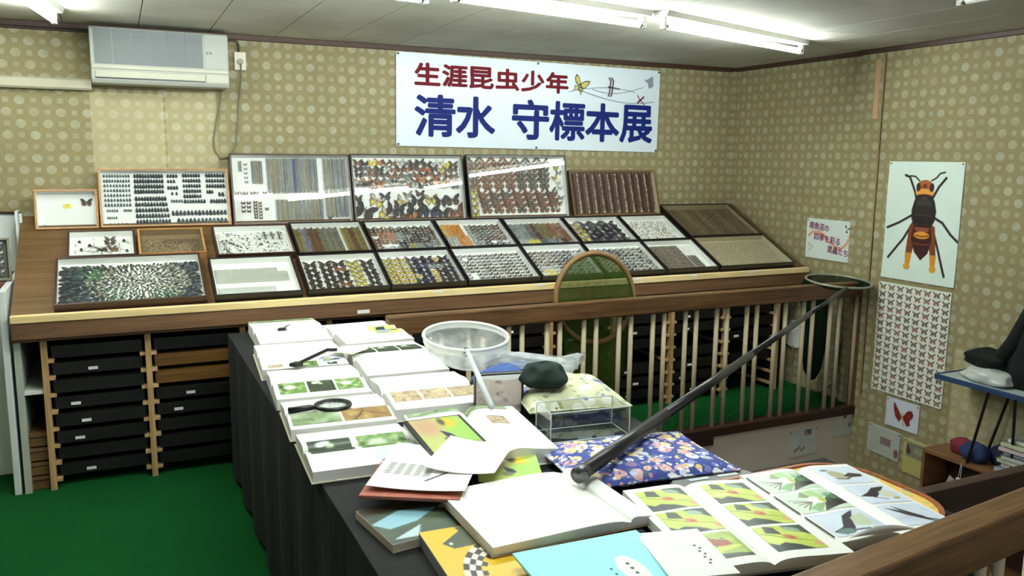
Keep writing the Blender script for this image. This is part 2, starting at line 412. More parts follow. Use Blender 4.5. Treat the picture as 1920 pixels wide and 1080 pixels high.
struct(MB().box(-0.045, 0.0, -0.03, 0.0, 0.0, 2.37).build('trim_3', W_BACK, bevel=0.002))
struct(MB().tube([(-0.034, -1.492, 2.36), (-0.034, -1.497, 0.1)], 0.004, 6).build('trim_4', wood('seam_wood', rgb(84, 52, 30), rgb(120, 80, 50), 'Z')))
# floor with the stairwell opening
gf = G('green_carpet'); a1 = gf.noise(gf.pos(), 420, 2); a2 = gf.noise(gf.pos(), 3, 3)
CARPET = gf.fin(gf.mix(a2, gf.mix(a1, rgb(6, 50, 18), rgb(14, 84, 34)), gf.mix(a1, rgb(8, 62, 24), rgb(20, 100, 42))), 0.95, 0, 0.1); gf.bump(a1, 0.6, 0.004)
SX0, SY0, SY1 = -2.46, -4.42, -1.43
fl = MB(); fl.box(-6.3, SX0, -7.0, 0.0, -0.06, 0.0); fl.box(SX0, 0.0, SY1, 0.0, -0.06, 0.0); fl.box(SX0, 0.0, -7.0, SY0, -0.06, 0.0)
struct(fl.build('floor', CARPET))
PANELW = simple('stairwell_panel', rgb(216, 206, 190), 0.7, var=0.05, scale=3)
struct(MB().box(SX0-0.1, -0.002, SY1, SY1+0.03, -1.2, -0.06).build('wall_stairwell_back', PANELW))
struct(MB().box(SX0-0.03, SX0, SY0, SY1, -1.2, -0.06).build('wall_stairwell_left', PANELW))
struct(MB().box(SX0-0.1, -0.032, SY0-0.03, SY0, -1.2, -0.06).build('wall_stairwell_front', PANELW))
struct(MB().box(SX0-0.1, 0.0, SY0-0.05, SY1+0.05, -1.26, -1.2).build('floor_landing', simple('landing_floor', rgb(92, 74, 52), 0.7)))
stp = MB()
for k in range(5): stp.box(SX0+0.002, SX0+0.3*(5-k), SY0+0.3, SY1-0.9, -1.2+0.2*k, -1.2+0.2*(k+1))
struct(stp.build('floor_stair', simple('stair_treads', rgb(110, 86, 58), 0.6)))

# ================================================================ railings
BAL = simple('baluster_paint', rgb(186, 172, 142), 0.5, var=0.06)
def railing(name, label, x0, x1, y, ztop, sgn, pairs, width=0.07, hgt=0.1):
    t = thing(name, label, 'railing', ((x0+x1)/2, y, 0)); cx = (x0+x1)/2
    MB().box(x0-cx, x1-cx, -width/2, width/2, ztop-hgt, ztop).build('handrail', RAILWOOD, t, bevel=0.008)
    me = MB().tube([(0, 0, -0.004), (0, 0, ztop-hgt+0.003)], 0.0145, 10).mesh('baluster', BAL, True)
    for px in pairs:
        for d in (-0.041, 0.041):
            if x0 < px+d < x1: link('baluster', me, t, (px+d-cx, 0, 0))
    # dark sill along the floor edge
    MB().box(x0-cx, x1-cx, -0.045, 0.045, -0.055, 0.002).build('sill', DARKWOOD, t, bevel=0.004)
    for xe in (x0, x1):
        MB().box(xe-cx-0.03 if xe > cx else xe-cx, xe-cx if xe > cx else xe-cx+0.03, -0.035, 0.035, 0, ztop-hgt).build('end_post', RAILWOOD, t, bevel=0.004)
    return t
pairs = [0.0-0.238*k for k in range(-1, 15)]
far_rail = railing('stair_railing', 'brown wooden railing with pale balusters before the display counter', -3.35, -0.004, -1.41, 0.868, 1, [p-0.0 for p in pairs])
MB().box(-2.46+1.677, -1.25+1.677, -0.05, -0.022, -0.105, -0.056).build('sill_batten', DARKWOOD, far_rail)
near_rail = railing('stair_railing', 'brown wooden railing pressed against the open photo albums', -3.78, -0.10, -4.176, 0.862, 1, [p-0.1 for p in pairs], 0.085, 0.105)
near_rail.rotation_euler = (0, 0, math.radians(7.0))
hb = thing('stair_handrail', 'dark brown board between the yellow tray and the small bookshelf', 'handrail', (-1.25, -3.86, 0))
MB().box(-1.19, 1.21, -0.022, 0.022, 0.60, 0.705).build('board', DARKWOOD, hb, bevel=0.004)
for x in (-1.0, 0.0, 1.0): MB().box(x-0.02, x+0.02, -0.02, 0.02, -1.2, 0.60).build('post', DARKWOOD, hb)

# ================================================================ display counter and the rack below
SLY0, SLZ0, SLY1, SLZ1 = -0.90, 0.90, -0.07, 1.31
SLA = math.atan2(SLZ1-SLZ0, SLY1-SLY0)
CX0, CX1 = -5.06, -0.03
ct = thing('display_counter', 'long sloping brown wooden display counter along the wallpapered wall', 'counter', (-2.55, -0.45, 0.79))
def lc(m): return m
def bxw(x0, x1, y0, y1, z0, z1): return MB().box(x0+2.55, x1+2.55, y0+0.45, y1+0.45, z0-0.79, z1-0.79)
tp = MB(); n_ = Vector((0, -math.sin(SLA), math.cos(SLA)))
# sloping planks, each its own piece
L_ = math.hypot(SLY1-SLY0, SLZ1-SLZ0)+0.03; npl = 6
for k in range(npl):
    a0 = k*L_/npl; a1 = (k+1)*L_/npl-0.0015
    M = Matrix.Translation((2.55+CX0, SLY0+0.45-0.012, SLZ0-0.79-0.002)) @ Matrix.Rotation(SLA, 4, 'X')
    MB().box(0, CX1-CX0, a0, a1, -0.02, 0, M=M).build('plank', PLY, ct)
bxw(CX0, CX1, -0.952, -0.915, 0.868, 0.906).build('front_strip', PALEWOOD, ct, bevel=0.004)
bxw(CX0, CX1, -0.945, -0.922, 0.786, 0.868).build('fascia', FASCIA, ct, bevel=0.003)
bxw(CX0, CX1, -0.92, -0.02, 0.770, 0.786).build('under_board', FASCIA, ct)
bxw(CX0, CX0+0.02, -0.92, -0.02, 0.786, 0.87).build('end_board', FASCIA, ct)
bxw(CX1-0.02, CX1, -0.92, -0.02, 0.786, 0.87).build('end_board', FASCIA, ct)
bxw(CX0, CX1, -0.16, -0.005, 1.215, 1.24).build('back_ledge', HONEY, ct, bevel=0.002)
bxw(CX0+0.02, CX1-0.02, -0.06, -0.02, 0.786, 1.215).build('back_board', PLY, ct)
for x in (-2.93, -2.26, -1.55, -0.6, -1.1):
    bxw(x, x+0.06, -0.9535, -0.952, 0.893, 0.907).build('tag', WHITE, ct)
bxw(-3.38, -3.31, -0.9465, -0.945, 0.80, 0.82).build('tag', WHITE, ct)

rack = thing('storage_rack', 'open wooden rack of dark specimen boxes beneath the sloping counter', 'rack', (-2.5, -0.45, 0))
POSTX = [-4.933+0.4684*k for k in range(11)]
LEV = [0.055+0.0875*k for k in range(8)]
pmesh = MB().box(-0.014, 0.014, -0.02, 0.02, 0, 0.77).mesh('post', POSTWOOD)
cmesh = MB().box(0, 0.026, -0.44, 0.012, -0.016, 0.0).mesh('cleat', POSTWOOD)
side = MB().box(-0.006, 0.006, -0.38, 0.38, 0, 0.77).mesh('divider', DARKBOX)
for k, x in enumerate(POSTX):
    link('post', pmesh, rack, (x+2.5, -0.43, 0)); link('divider', side, rack, (x+2.5, -0.03, 0))
    for z in LEV:
        if k < 10:
            link('cleat', cmesh, rack, (x+2.514, 0.0, z))
        if k > 0:
            link('cleat', cmesh, rack, (x+2.486-0.026, 0.0, z))
MB().box(-5.06+2.5, -5.03+2.5, -0.45, 0.41, 0, 0.77).build('end_panel', simple('greyed_paint', rgb(176, 182, 168), 0.6), rack)
MB().box(-5.03+2.5, -4.95+2.5, -0.44, 0.35, 0.50, 0.515).build('shelf', CARD, rack)
MB().box(-5.06+2.5, -0.24+2.5, 0.36, 0.41, 0, 0.77).build('back_panel', DARKBOX, rack)
# boxes slotted into the rack
bl = {'d': DARKBOX, 'h': HONEYBOX}
bodies = {k: MB().box(-0.205, 0.205, -0.42, 0.0, 0.0, 0.055).mesh('box_body', m) for k, m in bl.items()}
lids = {k: MB().box(-0.2065, 0.2065, -0.4215, 0.0015, 0.038, 0.062).mesh('box_lid', m) for k, m in bl.items()}
lab = MB().box(-0.022, 0.022, -0.0022, 0, -0.0075, 0.0075).mesh('label_slip', WHITE)
rr = random.Random(3)
for k in range(10):
    for i, z in enumerate(LEV):
        if rr.random() < 0.10 and k > 1: continue
        kind = 'h' if (k == 1 and i in (5, 6)) or (k == 4 and i == 2) else 'd'
        xc = POSTX[k]+0.2342; yf = -0.855 - rr.choice([0, 0, 0.012, 0.02]) 
        ORD = ['first', 'second', 'third', 'fourth', 'fifth', 'sixth', 'seventh', 'eighth', 'ninth', 'tenth']
        slip = rr.random() < 0.55
        lb = ('honey-brown wooden box' if kind == 'h' else 'dark specimen box') + (' with label slip' if slip else '') + ', %s from top, %s rack bay from white stand' % (ORD[7-i], ORD[k+1] if k < 9 else 'last')
        gp = 'honey-brown boxes in the rack' if kind == 'h' else 'dark specimen boxes in the rack'
        t = thing('storage_box', lb, 'box', (xc, yf+0.42-0.0, z), (0, 0, 0), gp)
        bo = link('box_body', bodies[kind], t); link('box_lid', lids[kind], t)
        if slip: link('label_slip', lab, bo, (rr.uniform(-0.13, -0.02), -0.422, 0.022))
# low wooden cases standing in the end bay at the left
for i, z in enumerate((0.0, 0.075, 0.15, 0.225)):
    m = MB(); m.box(-0.045, 0.045, -0.4, 0.0, 0, 0.066)
    t = thing('wooden_case', ['small plain wooden case, lowest in the end bay of the rack', 'small plain wooden case, second from the floor in the end rack bay', 'small plain wooden case, third from the floor in the end rack bay', 'small plain wooden case on top of the pile in the end rack bay'][i], 'box', (-4.995, -0.46, z), (0, 0, 0), 'plain wooden cases in the end bay')
    m.build('case_body', wood('case_wood', rgb(96, 66, 34), rgb(140, 100, 58), 'X'), t, bevel=0.003)
    MB().box(-0.046, 0.046, -0.402, -0.399, 0.045, 0.049).build('lid_seam', DARKBOX, t)

# white side stand at the far left with a framed insect picture
ws = thing('white_stand', 'white painted stand beside the left end of the display counter', 'stand', (-5.35, -0.5, 0))
WP = simple('white_paint', rgb(216, 222, 218), 0.5, var=0.03)
MB().box(0.245, 0.275, -0.40, 0.46, 0, 1.02).build('side_panel', WP, ws, bevel=0.003)
MB().box(-0.3, 0.245, -0.10, 0.44, 0.98, 1.02).build('ledge', wood('ledge_wood', rgb(70, 44, 34), rgb(110, 74, 56), 'X'), ws, bevel=0.003)
MB().box(-0.3, 0.245, -0.06, 0.44, 0.0, 0.98).build('body', WP, ws)
MB().box(-0.3, 0.30, 0.38, 0.40, 1.02, 1.34).build('back_board', WP, ws, bevel=0.002)
MB().box(-0.3, 0.29, 0.37, 0.41, 1.34, 1.352).build('top_edge', DARKWOOD, ws)
MB().box(0.276, 0.288, 0.28, 0.40, 1.02, 1.36).build('end_board', WP, ws)
# ================================================================ pinned insects (unit size, wings spread in local XY, +Z off the card)
def bfly_mesh(name, root, mid, edge, hind=None, tail=False, crescent=0.0, body=(0.03, 0.02, 0.015)):
    """four wings as fans with a root / middle / edge colour, plus a slim body; unit wingspan"""
    hind = hind or mid; m = MB()
    fw = [(0.03, 0.03), (0.20, 0.26), (0.44, 0.37), (0.50, 0.27), (0.38, 0.06), (0.05, -0.03)]
    hw = [(0.03, 0.0), (0.37, 0.03), (0.42, -0.14), (0.30, -0.30), (0.20, -0.33), (0.06, -0.26)]
    if tail: hw[4] = (0.24, -0.50)
    if crescent: fw = [(x, y+crescent*x*x*1.6) for x, y in fw]
    for s in (-1, 1):
        for pts, cm, ce, dz in ((hw, hind, edge, 0.0), (fw, mid, edge, 0.03)):
            P = [Vector((s*x, y, dz+0.18*x)) for x, y in pts]; ctr = sum(P, Vector())/len(P)
            vs = [ctr]+P; n = len(P); cs = [cm]+[root if i in (0, n-1) else ce for i in range(n)]
            fs = [(0, 1+i, 1+(i+1) % n) if s > 0 else (0, 1+(i+1) % n, 1+i) for i in range(n)]
            m.add(vs, fs, cs)
    m.loft([[Vector((0.022*math.cos(a)*k, y, 0.03+0.022*math.sin(a)*k)) for a in (0, 2.1, 4.2)] for y, k in ((0.17, 0.6), (0.05, 1.2), (-0.26, 0.5))], col=body)
    return m.mesh(name, INSECT)
def beetle_mesh(name, c, c2):
    """domed wing cases with a narrower thorax and head; unit length"""
    m = MB(); L = []
    for y, r, h in ((-0.5, 0.05, 0.03), (-0.34, 0.24, 0.12), (-0.05, 0.27, 0.17), (0.14, 0.20, 0.12), (0.2, 0.22, 0.12), (0.36, 0.15, 0.09), (0.5, 0.06, 0.03)):
        L.append([Vector((r*math.cos(a), y, h*math.sin(a))) for a in (0, PI/3, 2*PI/3, PI)])
    m.loft(L, (True, True), True, c)
    for s in (-1, 1):
        for y in (0.12, -0.08, -0.28):
            m.add([Vector((s*0.2, y, 0.02)), Vector((s*0.42, y-0.1, 0.03)), Vector((s*0.2, y-0.07, 0.02))], [(0, 1, 2)], c2)
    return m.mesh(name, INSECT)
def stick_mesh(name, c):
    m = MB(); m.tube([(0, -0.5, 0.03), (0, 0, 0.05), (0, 0.5, 0.03)], [0.012, 0.03, 0.012], 5, col=c)
    for s in (-1, 1):
        for y0, y1 in ((0.3, 0.5), (0.1, -0.1), (-0.05, -0.35)):
            m.tube([(0, y0, 0.03), (s*0.16, (y0+y1)/2+0.04, 0.07), (s*0.3, y1, 0.01)], 0.008, 3, col=c)
    return m.mesh(name, INSECT)
def fly_mesh(name, body, wing):
    """bee or fly: stout body, two pale wings swept back; unit length"""
    m = MB(); m.sphere((0, 0, 0.12), 0.16, 6, 4, body, (0.9, 1.5, 0.8)); m.sphere((0, 0.3, 0.1), 0.1, 5, 3, body); m.sphere((0, -0.3, 0.1), 0.13, 6, 4, tuple(x*1.6 for x in body), (0.9, 1.5, 0.8))
    for s in (-1, 1): m.add([Vector((s*0.08, 0.08, 0.2)), Vector((s*0.5, -0.05, 0.22)), Vector((s*0.42, -0.28, 0.2)), Vector((s*0.1, -0.1, 0.2))], [(0, 1, 2, 3)], wing)
    return m.mesh(name, INSECT)
K = dict(black=rgb(34, 32, 30), dk=rgb(58, 50, 44), brown=rgb(104, 70, 44), rust=rgb(150, 88, 42), orange=rgb(178, 106, 48), tan=rgb(164, 136, 92),
         cream=rgb(220, 214, 190), white=rgb(228, 230, 222), yellow=rgb(222, 208, 70), olive=rgb(118, 112, 72), grey=rgb(132, 138, 132), blue=rgb(58, 66, 104), teal=rgb(44, 66, 62), pale=rgb(170, 178, 166), green=rgb(60, 110, 62), navy=rgb(30, 32, 54))
BF = {
 'black': bfly_mesh('butterfly', K['black'], K['black'], K['dk'], K['dk'], True),
 'swallow': bfly_mesh('butterfly', K['tan'], K['cream'], K['black'], K['yellow'], True),
 'navy': bfly_mesh('butterfly', K['black'], K['navy'], K['black'], K['blue'], True),
 'yellow': bfly_mesh('butterfly', K['yellow'], K['yellow'], K['tan'], K['yellow']),
 'oliveY': bfly_mesh('butterfly', K['olive'], K['tan'], K['olive'], K['yellow'], True),
 'brown': bfly_mesh('butterfly', K['brown'], K['brown'], K['dk'], K['rust']),
 'orange': bfly_mesh('butterfly', K['rust'], K['orange'], K['rust'], K['orange']),
 'white': bfly_mesh('butterfly', K['grey'], K['white'], K['grey'], K['white']),
 'dk': bfly_mesh('butterfly', K['dk'], K['dk'], K['black'], K['brown']),
 'grey': bfly_mesh('butterfly', K['grey'], K['grey'], K['dk'], K['pale']),
 'blue': bfly_mesh('butterfly', K['blue'], K['blue'], K['black'], K['grey']),
 'check': bfly_mesh('butterfly', K['black'], K['white'], K['black'], K['grey']),
 'moth': bfly_mesh('moth', K['brown'], rgb(122, 88, 60), rgb(88, 60, 42), rgb(128, 98, 66), False, 0.5),
 'mothg': bfly_mesh('moth', K['dk'], rgb(102, 92, 76), rgb(60, 52, 44), rgb(118, 108, 84), False, 0.5),
 'mothr': bfly_mesh('moth', K['brown'], rgb(118, 84, 56), rgb(96, 62, 44), rgb(132, 102, 70), False, 0.5),
 'moths': bfly_mesh('moth', rgb(70, 46, 34), rgb(90, 60, 44), rgb(66, 46, 36), rgb(84, 58, 42)),
 'beetle': beetle_mesh('beetle', rgb(38, 50, 54), rgb(60, 70, 74)),
 'beetleg': beetle_mesh('beetle', rgb(70, 88, 92), rgb(90, 100, 104)),
 'beetleb': beetle_mesh('beetle', rgb(40, 34, 28), rgb(60, 50, 44)),
 'beetlegr': beetle_mesh('beetle', rgb(50, 92, 56), rgb(60, 80, 60)),
 'stick': stick_mesh('stick_insect', K['dk']), 'bee': fly_mesh('bee', K['dk'], K['grey']), 'wasp': fly_mesh('bee', rgb(90, 60, 30), K['tan']),
}
TINYC = []
class Tiny:
    """many tiny specimens in one mesh (too small to pick apart)"""
    def __init__(s): s.m = MB(); s.r = random.Random(9)
    def b(s, x, y, z, size, col, dark, rot=0.0):
        c, q = math.cos(rot)*size, math.sin(rot)*size
        def P(u, v, dz): return Vector((x+u*c-v*q, y+u*q+v*c, z+dz*size))
        k = s.r.uniform(0.8, 1.15); cc = tuple(t*k for t in col); dd = tuple(t*k for t in dark)
        for g in (-1, 1):
            vs = [P(0, 0.1, 0.03), P(g*0.46, 0.36, 0.1), P(g*0.42, 0.02, 0.1), P(g*0.3, -0.32, 0.06), P(0, -0.2, 0.03)]
            f = (0, 4, 3, 2, 1) if g > 0 else (0, 1, 2, 3, 4)
            s.m.add(vs, [f], [dd, cc, dd, cc, dd])
    def dot(s, x, y, z, L, wd, rot, col):
        k = s.r.uniform(0.75, 1.2); cc = tuple(t*k for t in col); c, q = math.cos(rot), math.sin(rot)
        def P(u, v, dz): return Vector((x+u*c-v*q, y+u*q+v*c, z+dz))
        s.m.add([P(-wd/2, 0, 0), P(0, -L/2, 0), P(wd/2, 0, 0), P(0, L/2, 0), P(0, 0, wd*0.5)], [(4, 0, 1), (4, 1, 2), (4, 2, 3), (4, 3, 0)], cc)
    def build(s, name, parent): return stuff(s.m.build(name, INSECT, parent))

def case(label, x0, x1, s0, s1, frame, back=CARD, depth=0.05, lean=None, fw=0.0115, tags=()):
    """glazed specimen case lying on the slope (s0..s1) or leaning on the wall (lean = (y, z, tilt, height))"""
    wd = x1-x0
    if lean is None:
        ht = s1-s0; loc = ((x0+x1)/2, SLY0+s0*math.cos(SLA), SLZ0+s0*math.sin(SLA)); rot = (SLA, 0, 0)
    else:
        y, z, tilt, ht = lean; loc = ((x0+x1)/2, y, z); rot = (PI/2-tilt, 0, 0)
    t = thing('specimen_case', label, 'specimen case', loc, rot, 'glazed insect specimen cases')
    g = 0.0015; W2 = wd/2-g; f = MB()
    f.box(-W2, W2, g, fw, 0, depth); f.box(-W2, W2, ht-fw, ht-g, 0, depth); f.box(-W2, -W2+fw, fw, ht-fw, 0, depth); f.box(W2-fw, W2, fw, ht-fw, 0, depth)
    f.build('frame', frame, t, bevel=0.0018)
    MB().box(-W2+fw, W2-fw, fw, ht-fw, 0.0005, 0.009).build('lining', back, t)
    iw = MB(); a_, b_, c_, d_ = -W2+fw, W2-fw, fw, ht-fw; e_ = .0016; zt_ = depth-.006
    iw.box(a_, b_, c_, c_+e_, .009, zt_); iw.box(a_, b_, d_-e_, d_, .009, zt_); iw.box(a_, a_+e_, c_+e_, d_-e_, .009, zt_); iw.box(b_-e_, b_, c_+e_, d_-e_, .009, zt_); iw.build('inner_wall', back, t)
    gl = MB(); gl.box(-W2+fw-0.002, W2-fw+0.002, fw-0.002, ht-fw+0.002, depth-0.004, depth-0.0022).build('glass', GLASS, t)
    for (u, v, a, b) in tags:
        MB().box(-W2+fw+u*(wd-2*fw), -W2+fw+u*(wd-2*fw)+a, fw+v*(ht-2*fw), fw+v*(ht-2*fw)+b, 0.009, 0.0105).build('data_label', WHITE, t)
    class A: pass
    o = A(); o.t = t; o.w = wd-2*fw; o.h = ht-2*fw; o.x = -W2+fw+g; o.y = fw
    def put(kind, u, v, size, rot=0.0, z=0.012):
        me = BF[kind]; q = link(me.name.split('.')[0], me, t, (o.x+u*o.w, o.y+v*o.h, z+RND.uniform(0, 0.004)), (0, 0, rot)); q.scale = (size, size, min(size, 0.05)); return q
    o.put = put
    o.P = lambda u, v: (o.x+u*o.w, o.y+v*o.h)
    return o
def cols(o, spec, size, rows, u0=0.05, u1=0.95, v0=0.08, v1=0.9, jit=0.04):
    """columns of individual specimens; spec = kinds per column (str or list by row)"""
    n = len(spec)
    for i, k in enumerate(spec):
        u = u0+(u1-u0)*(i+0.5)/n
        for j in range(rows):
            kk = k if isinstance(k, str) else k[j % len(k)]
            if kk is None: continue
            v = v1-(v1-v0)*(j+0.5)/rows; sz = size*RND.uniform(0.92, 1.06)
            o.put(kk, u+RND.uniform(-jit, jit)/n, v, sz, RND.uniform(-0.06, 0.06))
def tcols(o, spec, rows, u0=0.04, u1=0.96, v0=0.05, v1=0.95, size=None, name='specimens', gap=0.0):
    """columns of tiny specimens in one mesh; spec = list of (colour, dark) per column"""
    T = Tiny(); n = len(spec)
    for i, cd in enumerate(spec):
        if cd is None: continue
        for j in range(rows):
            x, y = o.P(u0+(u1-u0)*(i+0.5)/n, v1-(v1-v0)*(j+0.5)/rows)
            T.b(x+RND.uniform(-.0008, .0008), y, 0.014+RND.uniform(0, .003), (size or (u1-u0)*o.w/n*0.95), cd[0], cd[1])
    return T.build(name, o.t)

LY, LZ = -0.150, 1.2405
def up(a, b, ztop):
    T = math.radians(a or 14.4); return dict(lean=(LY, LZ, T, (ztop-LZ)/math.cos(T)-0.055*math.sin(T)))
c = lambda n: K[n]
# ---- upper row, leaning on the wall
o = case('small honey-framed case with one dark butterfly and a yellow label', -4.985, -4.665, 0, 0, HONEY, **up(0, 0, 1.475), depth=0.055)
o.put('dk', 0.83, 0.72, 0.062)
lx, ly = o.P(0.43, 0.56); MB().box(lx, lx+0.04, ly, ly+0.026, 0.0095, 0.0105).build('data_label', simple('yellow_paper', rgb(236, 214, 96), 0.6), o.t)
o.put('stick', 0.50, 0.64, 0.02); o.put('beetleb', 0.10, 0.10, 0.008)
o = case('honey-framed case with rows of dark stag beetles on white', -4.66, -3.945, 0, 0, HONEY, **up(18, 0, 1.59), depth=0.055)
def rows(o, kind, u0, u1, n, v, size):
    for i in range(n): o.put(kind, u0+(u1-u0)*(i+0.5)/n, v, size*RND.uniform(0.9, 1.08), RND.uniform(-.08, .08))
for j in range(7): rows(o, 'beetleg', 0.015, 0.225, 10-(j > 1), 0.93-j*0.088, 0.021)
rows(o, 'beetleg', 0.03, 0.12, 5, 0.30, 0.017); rows(o, 'beetleg', 0.16, 0.225, 4, 0.30, 0.017); rows(o, 'beetleg', 0.03, 0.11, 5, 0.17, 0.016); rows(o, 'beetleb', 0.04, 0.19, 5, 0.05, 0.017)
for j in range(4): rows(o, 'beetle', 0.25, 0.485, 11, 0.93-j*0.096, 0.027)
for j in range(5): rows(o, 'beetle', 0.25, 0.50+0.006*j, 11, 0.51-j*0.105, 0.028)
rows(o, 'beetle', 0.51, 0.60, 4, 0.93, 0.026); rows(o, 'beetle', 0.51, 0.58, 3, 0.83, 0.024); rows(o, 'beetle', 0.51, 0.60, 4, 0.71, 0.026); rows(o, 'beetle', 0.53, 0.60, 2, 0.60, 0.022); rows(o, 'beetleg', 0.53, 0.63, 5, 0.46, 0.02)
for j in range(6): rows(o, 'beetle', 0.635, 0.785+(0.03 if j == 5 else 0), 7+(j == 5), 0.94-j*0.098, 0.025)
for j in range(3): rows(o, 'beetle', 0.825, 0.985, 7, 0.94-j*0.10, 0.027)
rows(o, 'beetle', 0.825, 0.885, 3, 0.63, 0.026); rows(o, 'beetle', 0.92, 0.975, 2, 0.58, 0.030); rows(o, 'beetle', 0.85, 0.985, 6, 0.45, 0.028)
rows(o, 'beetle', 0.53, 0.985, 15, 0.235, 0.034); rows(o, 'beetle', 0.57, 0.985, 13, 0.085, 0.035)
o = case('brown-framed case with dense columns of tiny blue butterflies', -3.935, -3.195, 0, 0, BROWNLAC, **up(0, 0, 1.685), depth=0.055,
         tags=((0.44, 0.53, 0.045, 0.05), (0.53, 0.47, 0.07, 0.018), (0.63, 0.66, 0.03, 0.012), (0.79, 0.06, 0.03, 0.04)))
gr, dk2 = (rgb(150, 156, 146), rgb(110, 112, 104)), (rgb(72, 74, 78), rgb(128, 132, 132))
ol = (rgb(150, 142, 112), rgb(112, 108, 88)); bl2 = (rgb(92, 100, 136), rgb(60, 66, 92))
tcols(o, [gr, ol, ol, gr, dk2, gr, bl2, dk2, gr, ol, dk2, dk2], 34, 0.285, 0.73, 0.46, 0.97, name='small_butterflies')
tcols(o, [gr, ol, ol, gr, ol, gr, gr, gr, ol, ol, dk2], 16, 0.345, 0.76, 0.05, 0.35, name='small_butterflies')
tcols(o, [gr, ol, dk2, dk2, dk2], 46, 0.775, 0.985, 0.08, 0.97, name='small_butterflies')
tcols(o, [dk2, ol, dk2], 24, 0.16, 0.255, 0.60, 0.93, name='small_butterflies'); tcols(o, [gr], 8, 0.05, 0.09, 0.78, 0.93, size=0.022, name='small_butterflies')
for i in range(5): o.put('grey', 0.115, 0.88-i*0.065, 0.024)
for u in (0.03, 0.075, 0.105, 0.155, 0.19, 0.26): o.put('dk', u, 0.455, 0.03)
for j in range(3):
    for u in (0.075, 0.12): o.put('dk', u, 0.31-j*0.06, 0.028)
for j in range(6): o.put('dk', 0.175, 0.32-j*0.045, 0.026); o.put('brown', 0.215, 0.31-j*0.045, 0.024)
o.put('dk', 0.27, 0.22, 0.026); o.put('dk', 0.81, 0.07, 0.03)
o = case('black-framed case crowded with large black swallowtails and mixed butterflies', -3.19, -2.41, 0, 0, BLACKLAC, **up(0, 0, 1.69), depth=0.055)
r1 = ['brown', 'black', 'yellow', 'rust', 'brown', 'brown', 'white', 'check', 'dk', 'dk', 'dk', 'white', 'white', 'yellow', 'dk']
sp = {'rust': 'orange'}
for j, (v, n) in enumerate(((0.90, 15), (0.82, 15), (0.72, 16), (0.63, 15), (0.555, 15))):
    for i in range(n):
        kk = RND.choice(['brown', 'dk', 'brown', 'dk', 'check', 'white', 'grey', 'black', 'brown', 'check', 'dk', 'oliveY', 'orange']) if j else sp.get(r1[i], r1[i])
        if kk == 'yellow' and i == 2: pass
        o.put(kk, 0.03+0.94*(i+0.5)/n, v+RND.uniform(-.02, .02), 0.068 if j != 2 else 0.062, RND.uniform(-.15, .15))
o.put('yellow', 0.87, 0.87, 0.075); o.put('yellow', 0.80, 0.55, 0.07)
for (k2, u, v, s, ro) in (('black', 0.09, 0.17, 0.135, -0.5), ('swallow', 0.20, 0.32, 0.10, -0.4), ('navy', 0.28, 0.38, 0.07, 0.1), ('swallow', 0.27, 0.10, 0.09, -0.7), ('black', 0.34, 0.16, 0.10, -0.5), ('swallow', 0.43, 0.30, 0.08, -0.5),
        ('black', 0.40, 0.22, 0.08, -.3), ('dk', 0.44, 0.09, 0.07, -.4), ('black', 0.54, 0.15, 0.12, -0.35), ('black', 0.57, 0.31, 0.09, -0.2), ('navy', 0.68, 0.14, 0.115, -0.15), ('oliveY', 0.70, 0.33, 0.085, 0.05),
        ('black', 0.79, 0.30, 0.09, 0), ('black', 0.80, 0.11, 0.085, 0), ('dk', 0.90, 0.31, 0.10, 0.1), ('brown', 0.93, 0.12, 0.12, 0.3), ('dk', 0.60, 0.42, 0.06, 0), ('grey', 0.49, 0.40, 0.06, 0.2), ('orange', 0.51, 0.06, 0.06, 0), ('dk', 0.04, 0.36, 0.05, 0)):
    o.put(k2, u, v, s*1.15, ro)
o = case('black-framed case with columns of brown crescent-winged moths', -2.385, -1.605, 0, 0, BLACKLAC, **up(13.6, 0, 1.695), depth=0.055, tags=((0.60, 0.03, 0.10, 0.014), (0.85, 0.02, 0.10, 0.03)))
for i, k2 in enumerate(['mothr', 'mothr', 'moth', 'mothr', 'mothg', 'mothg', 'mothg']):
    u = 0.075+0.118*i
    for j in range(5): o.put(k2 if j % 3 else 'mothg' if i in (0, 4) else k2, u, 0.90-0.088*j, 0.098, 0)
    for j in range(4): o.put(['moth', 'mothr', 'mothg', 'moth'][(i+j) % 4], u+0.06+0.012*j, 0.40-0.085*j, 0.092, 0)
for i in range(9): o.put(RND.choice(['white', 'oliveY', 'grey']), 0.91+RND.uniform(-.03, .04), 0.15+i*0.085, 0.05, RND.uniform(-.4, .4))
for i in range(4): o.put('oliveY', 0.05, 0.08+i*0.12, 0.07, 0.1)
o = case('wood-framed case with eleven columns of dull brown moths', -1.575, -0.82, 0, 0, wood('walnut_frame', rgb(84, 58, 36), rgb(120, 86, 56), 'X'), simple('cream_card', rgb(206, 192, 160), 0.7, var=0.03), **up(18, 0, 1.59), depth=0.055)
cols(o, ['moths']*11, 0.058, 22, 0.01, 0.99, 0.06, 0.97, 0.05)

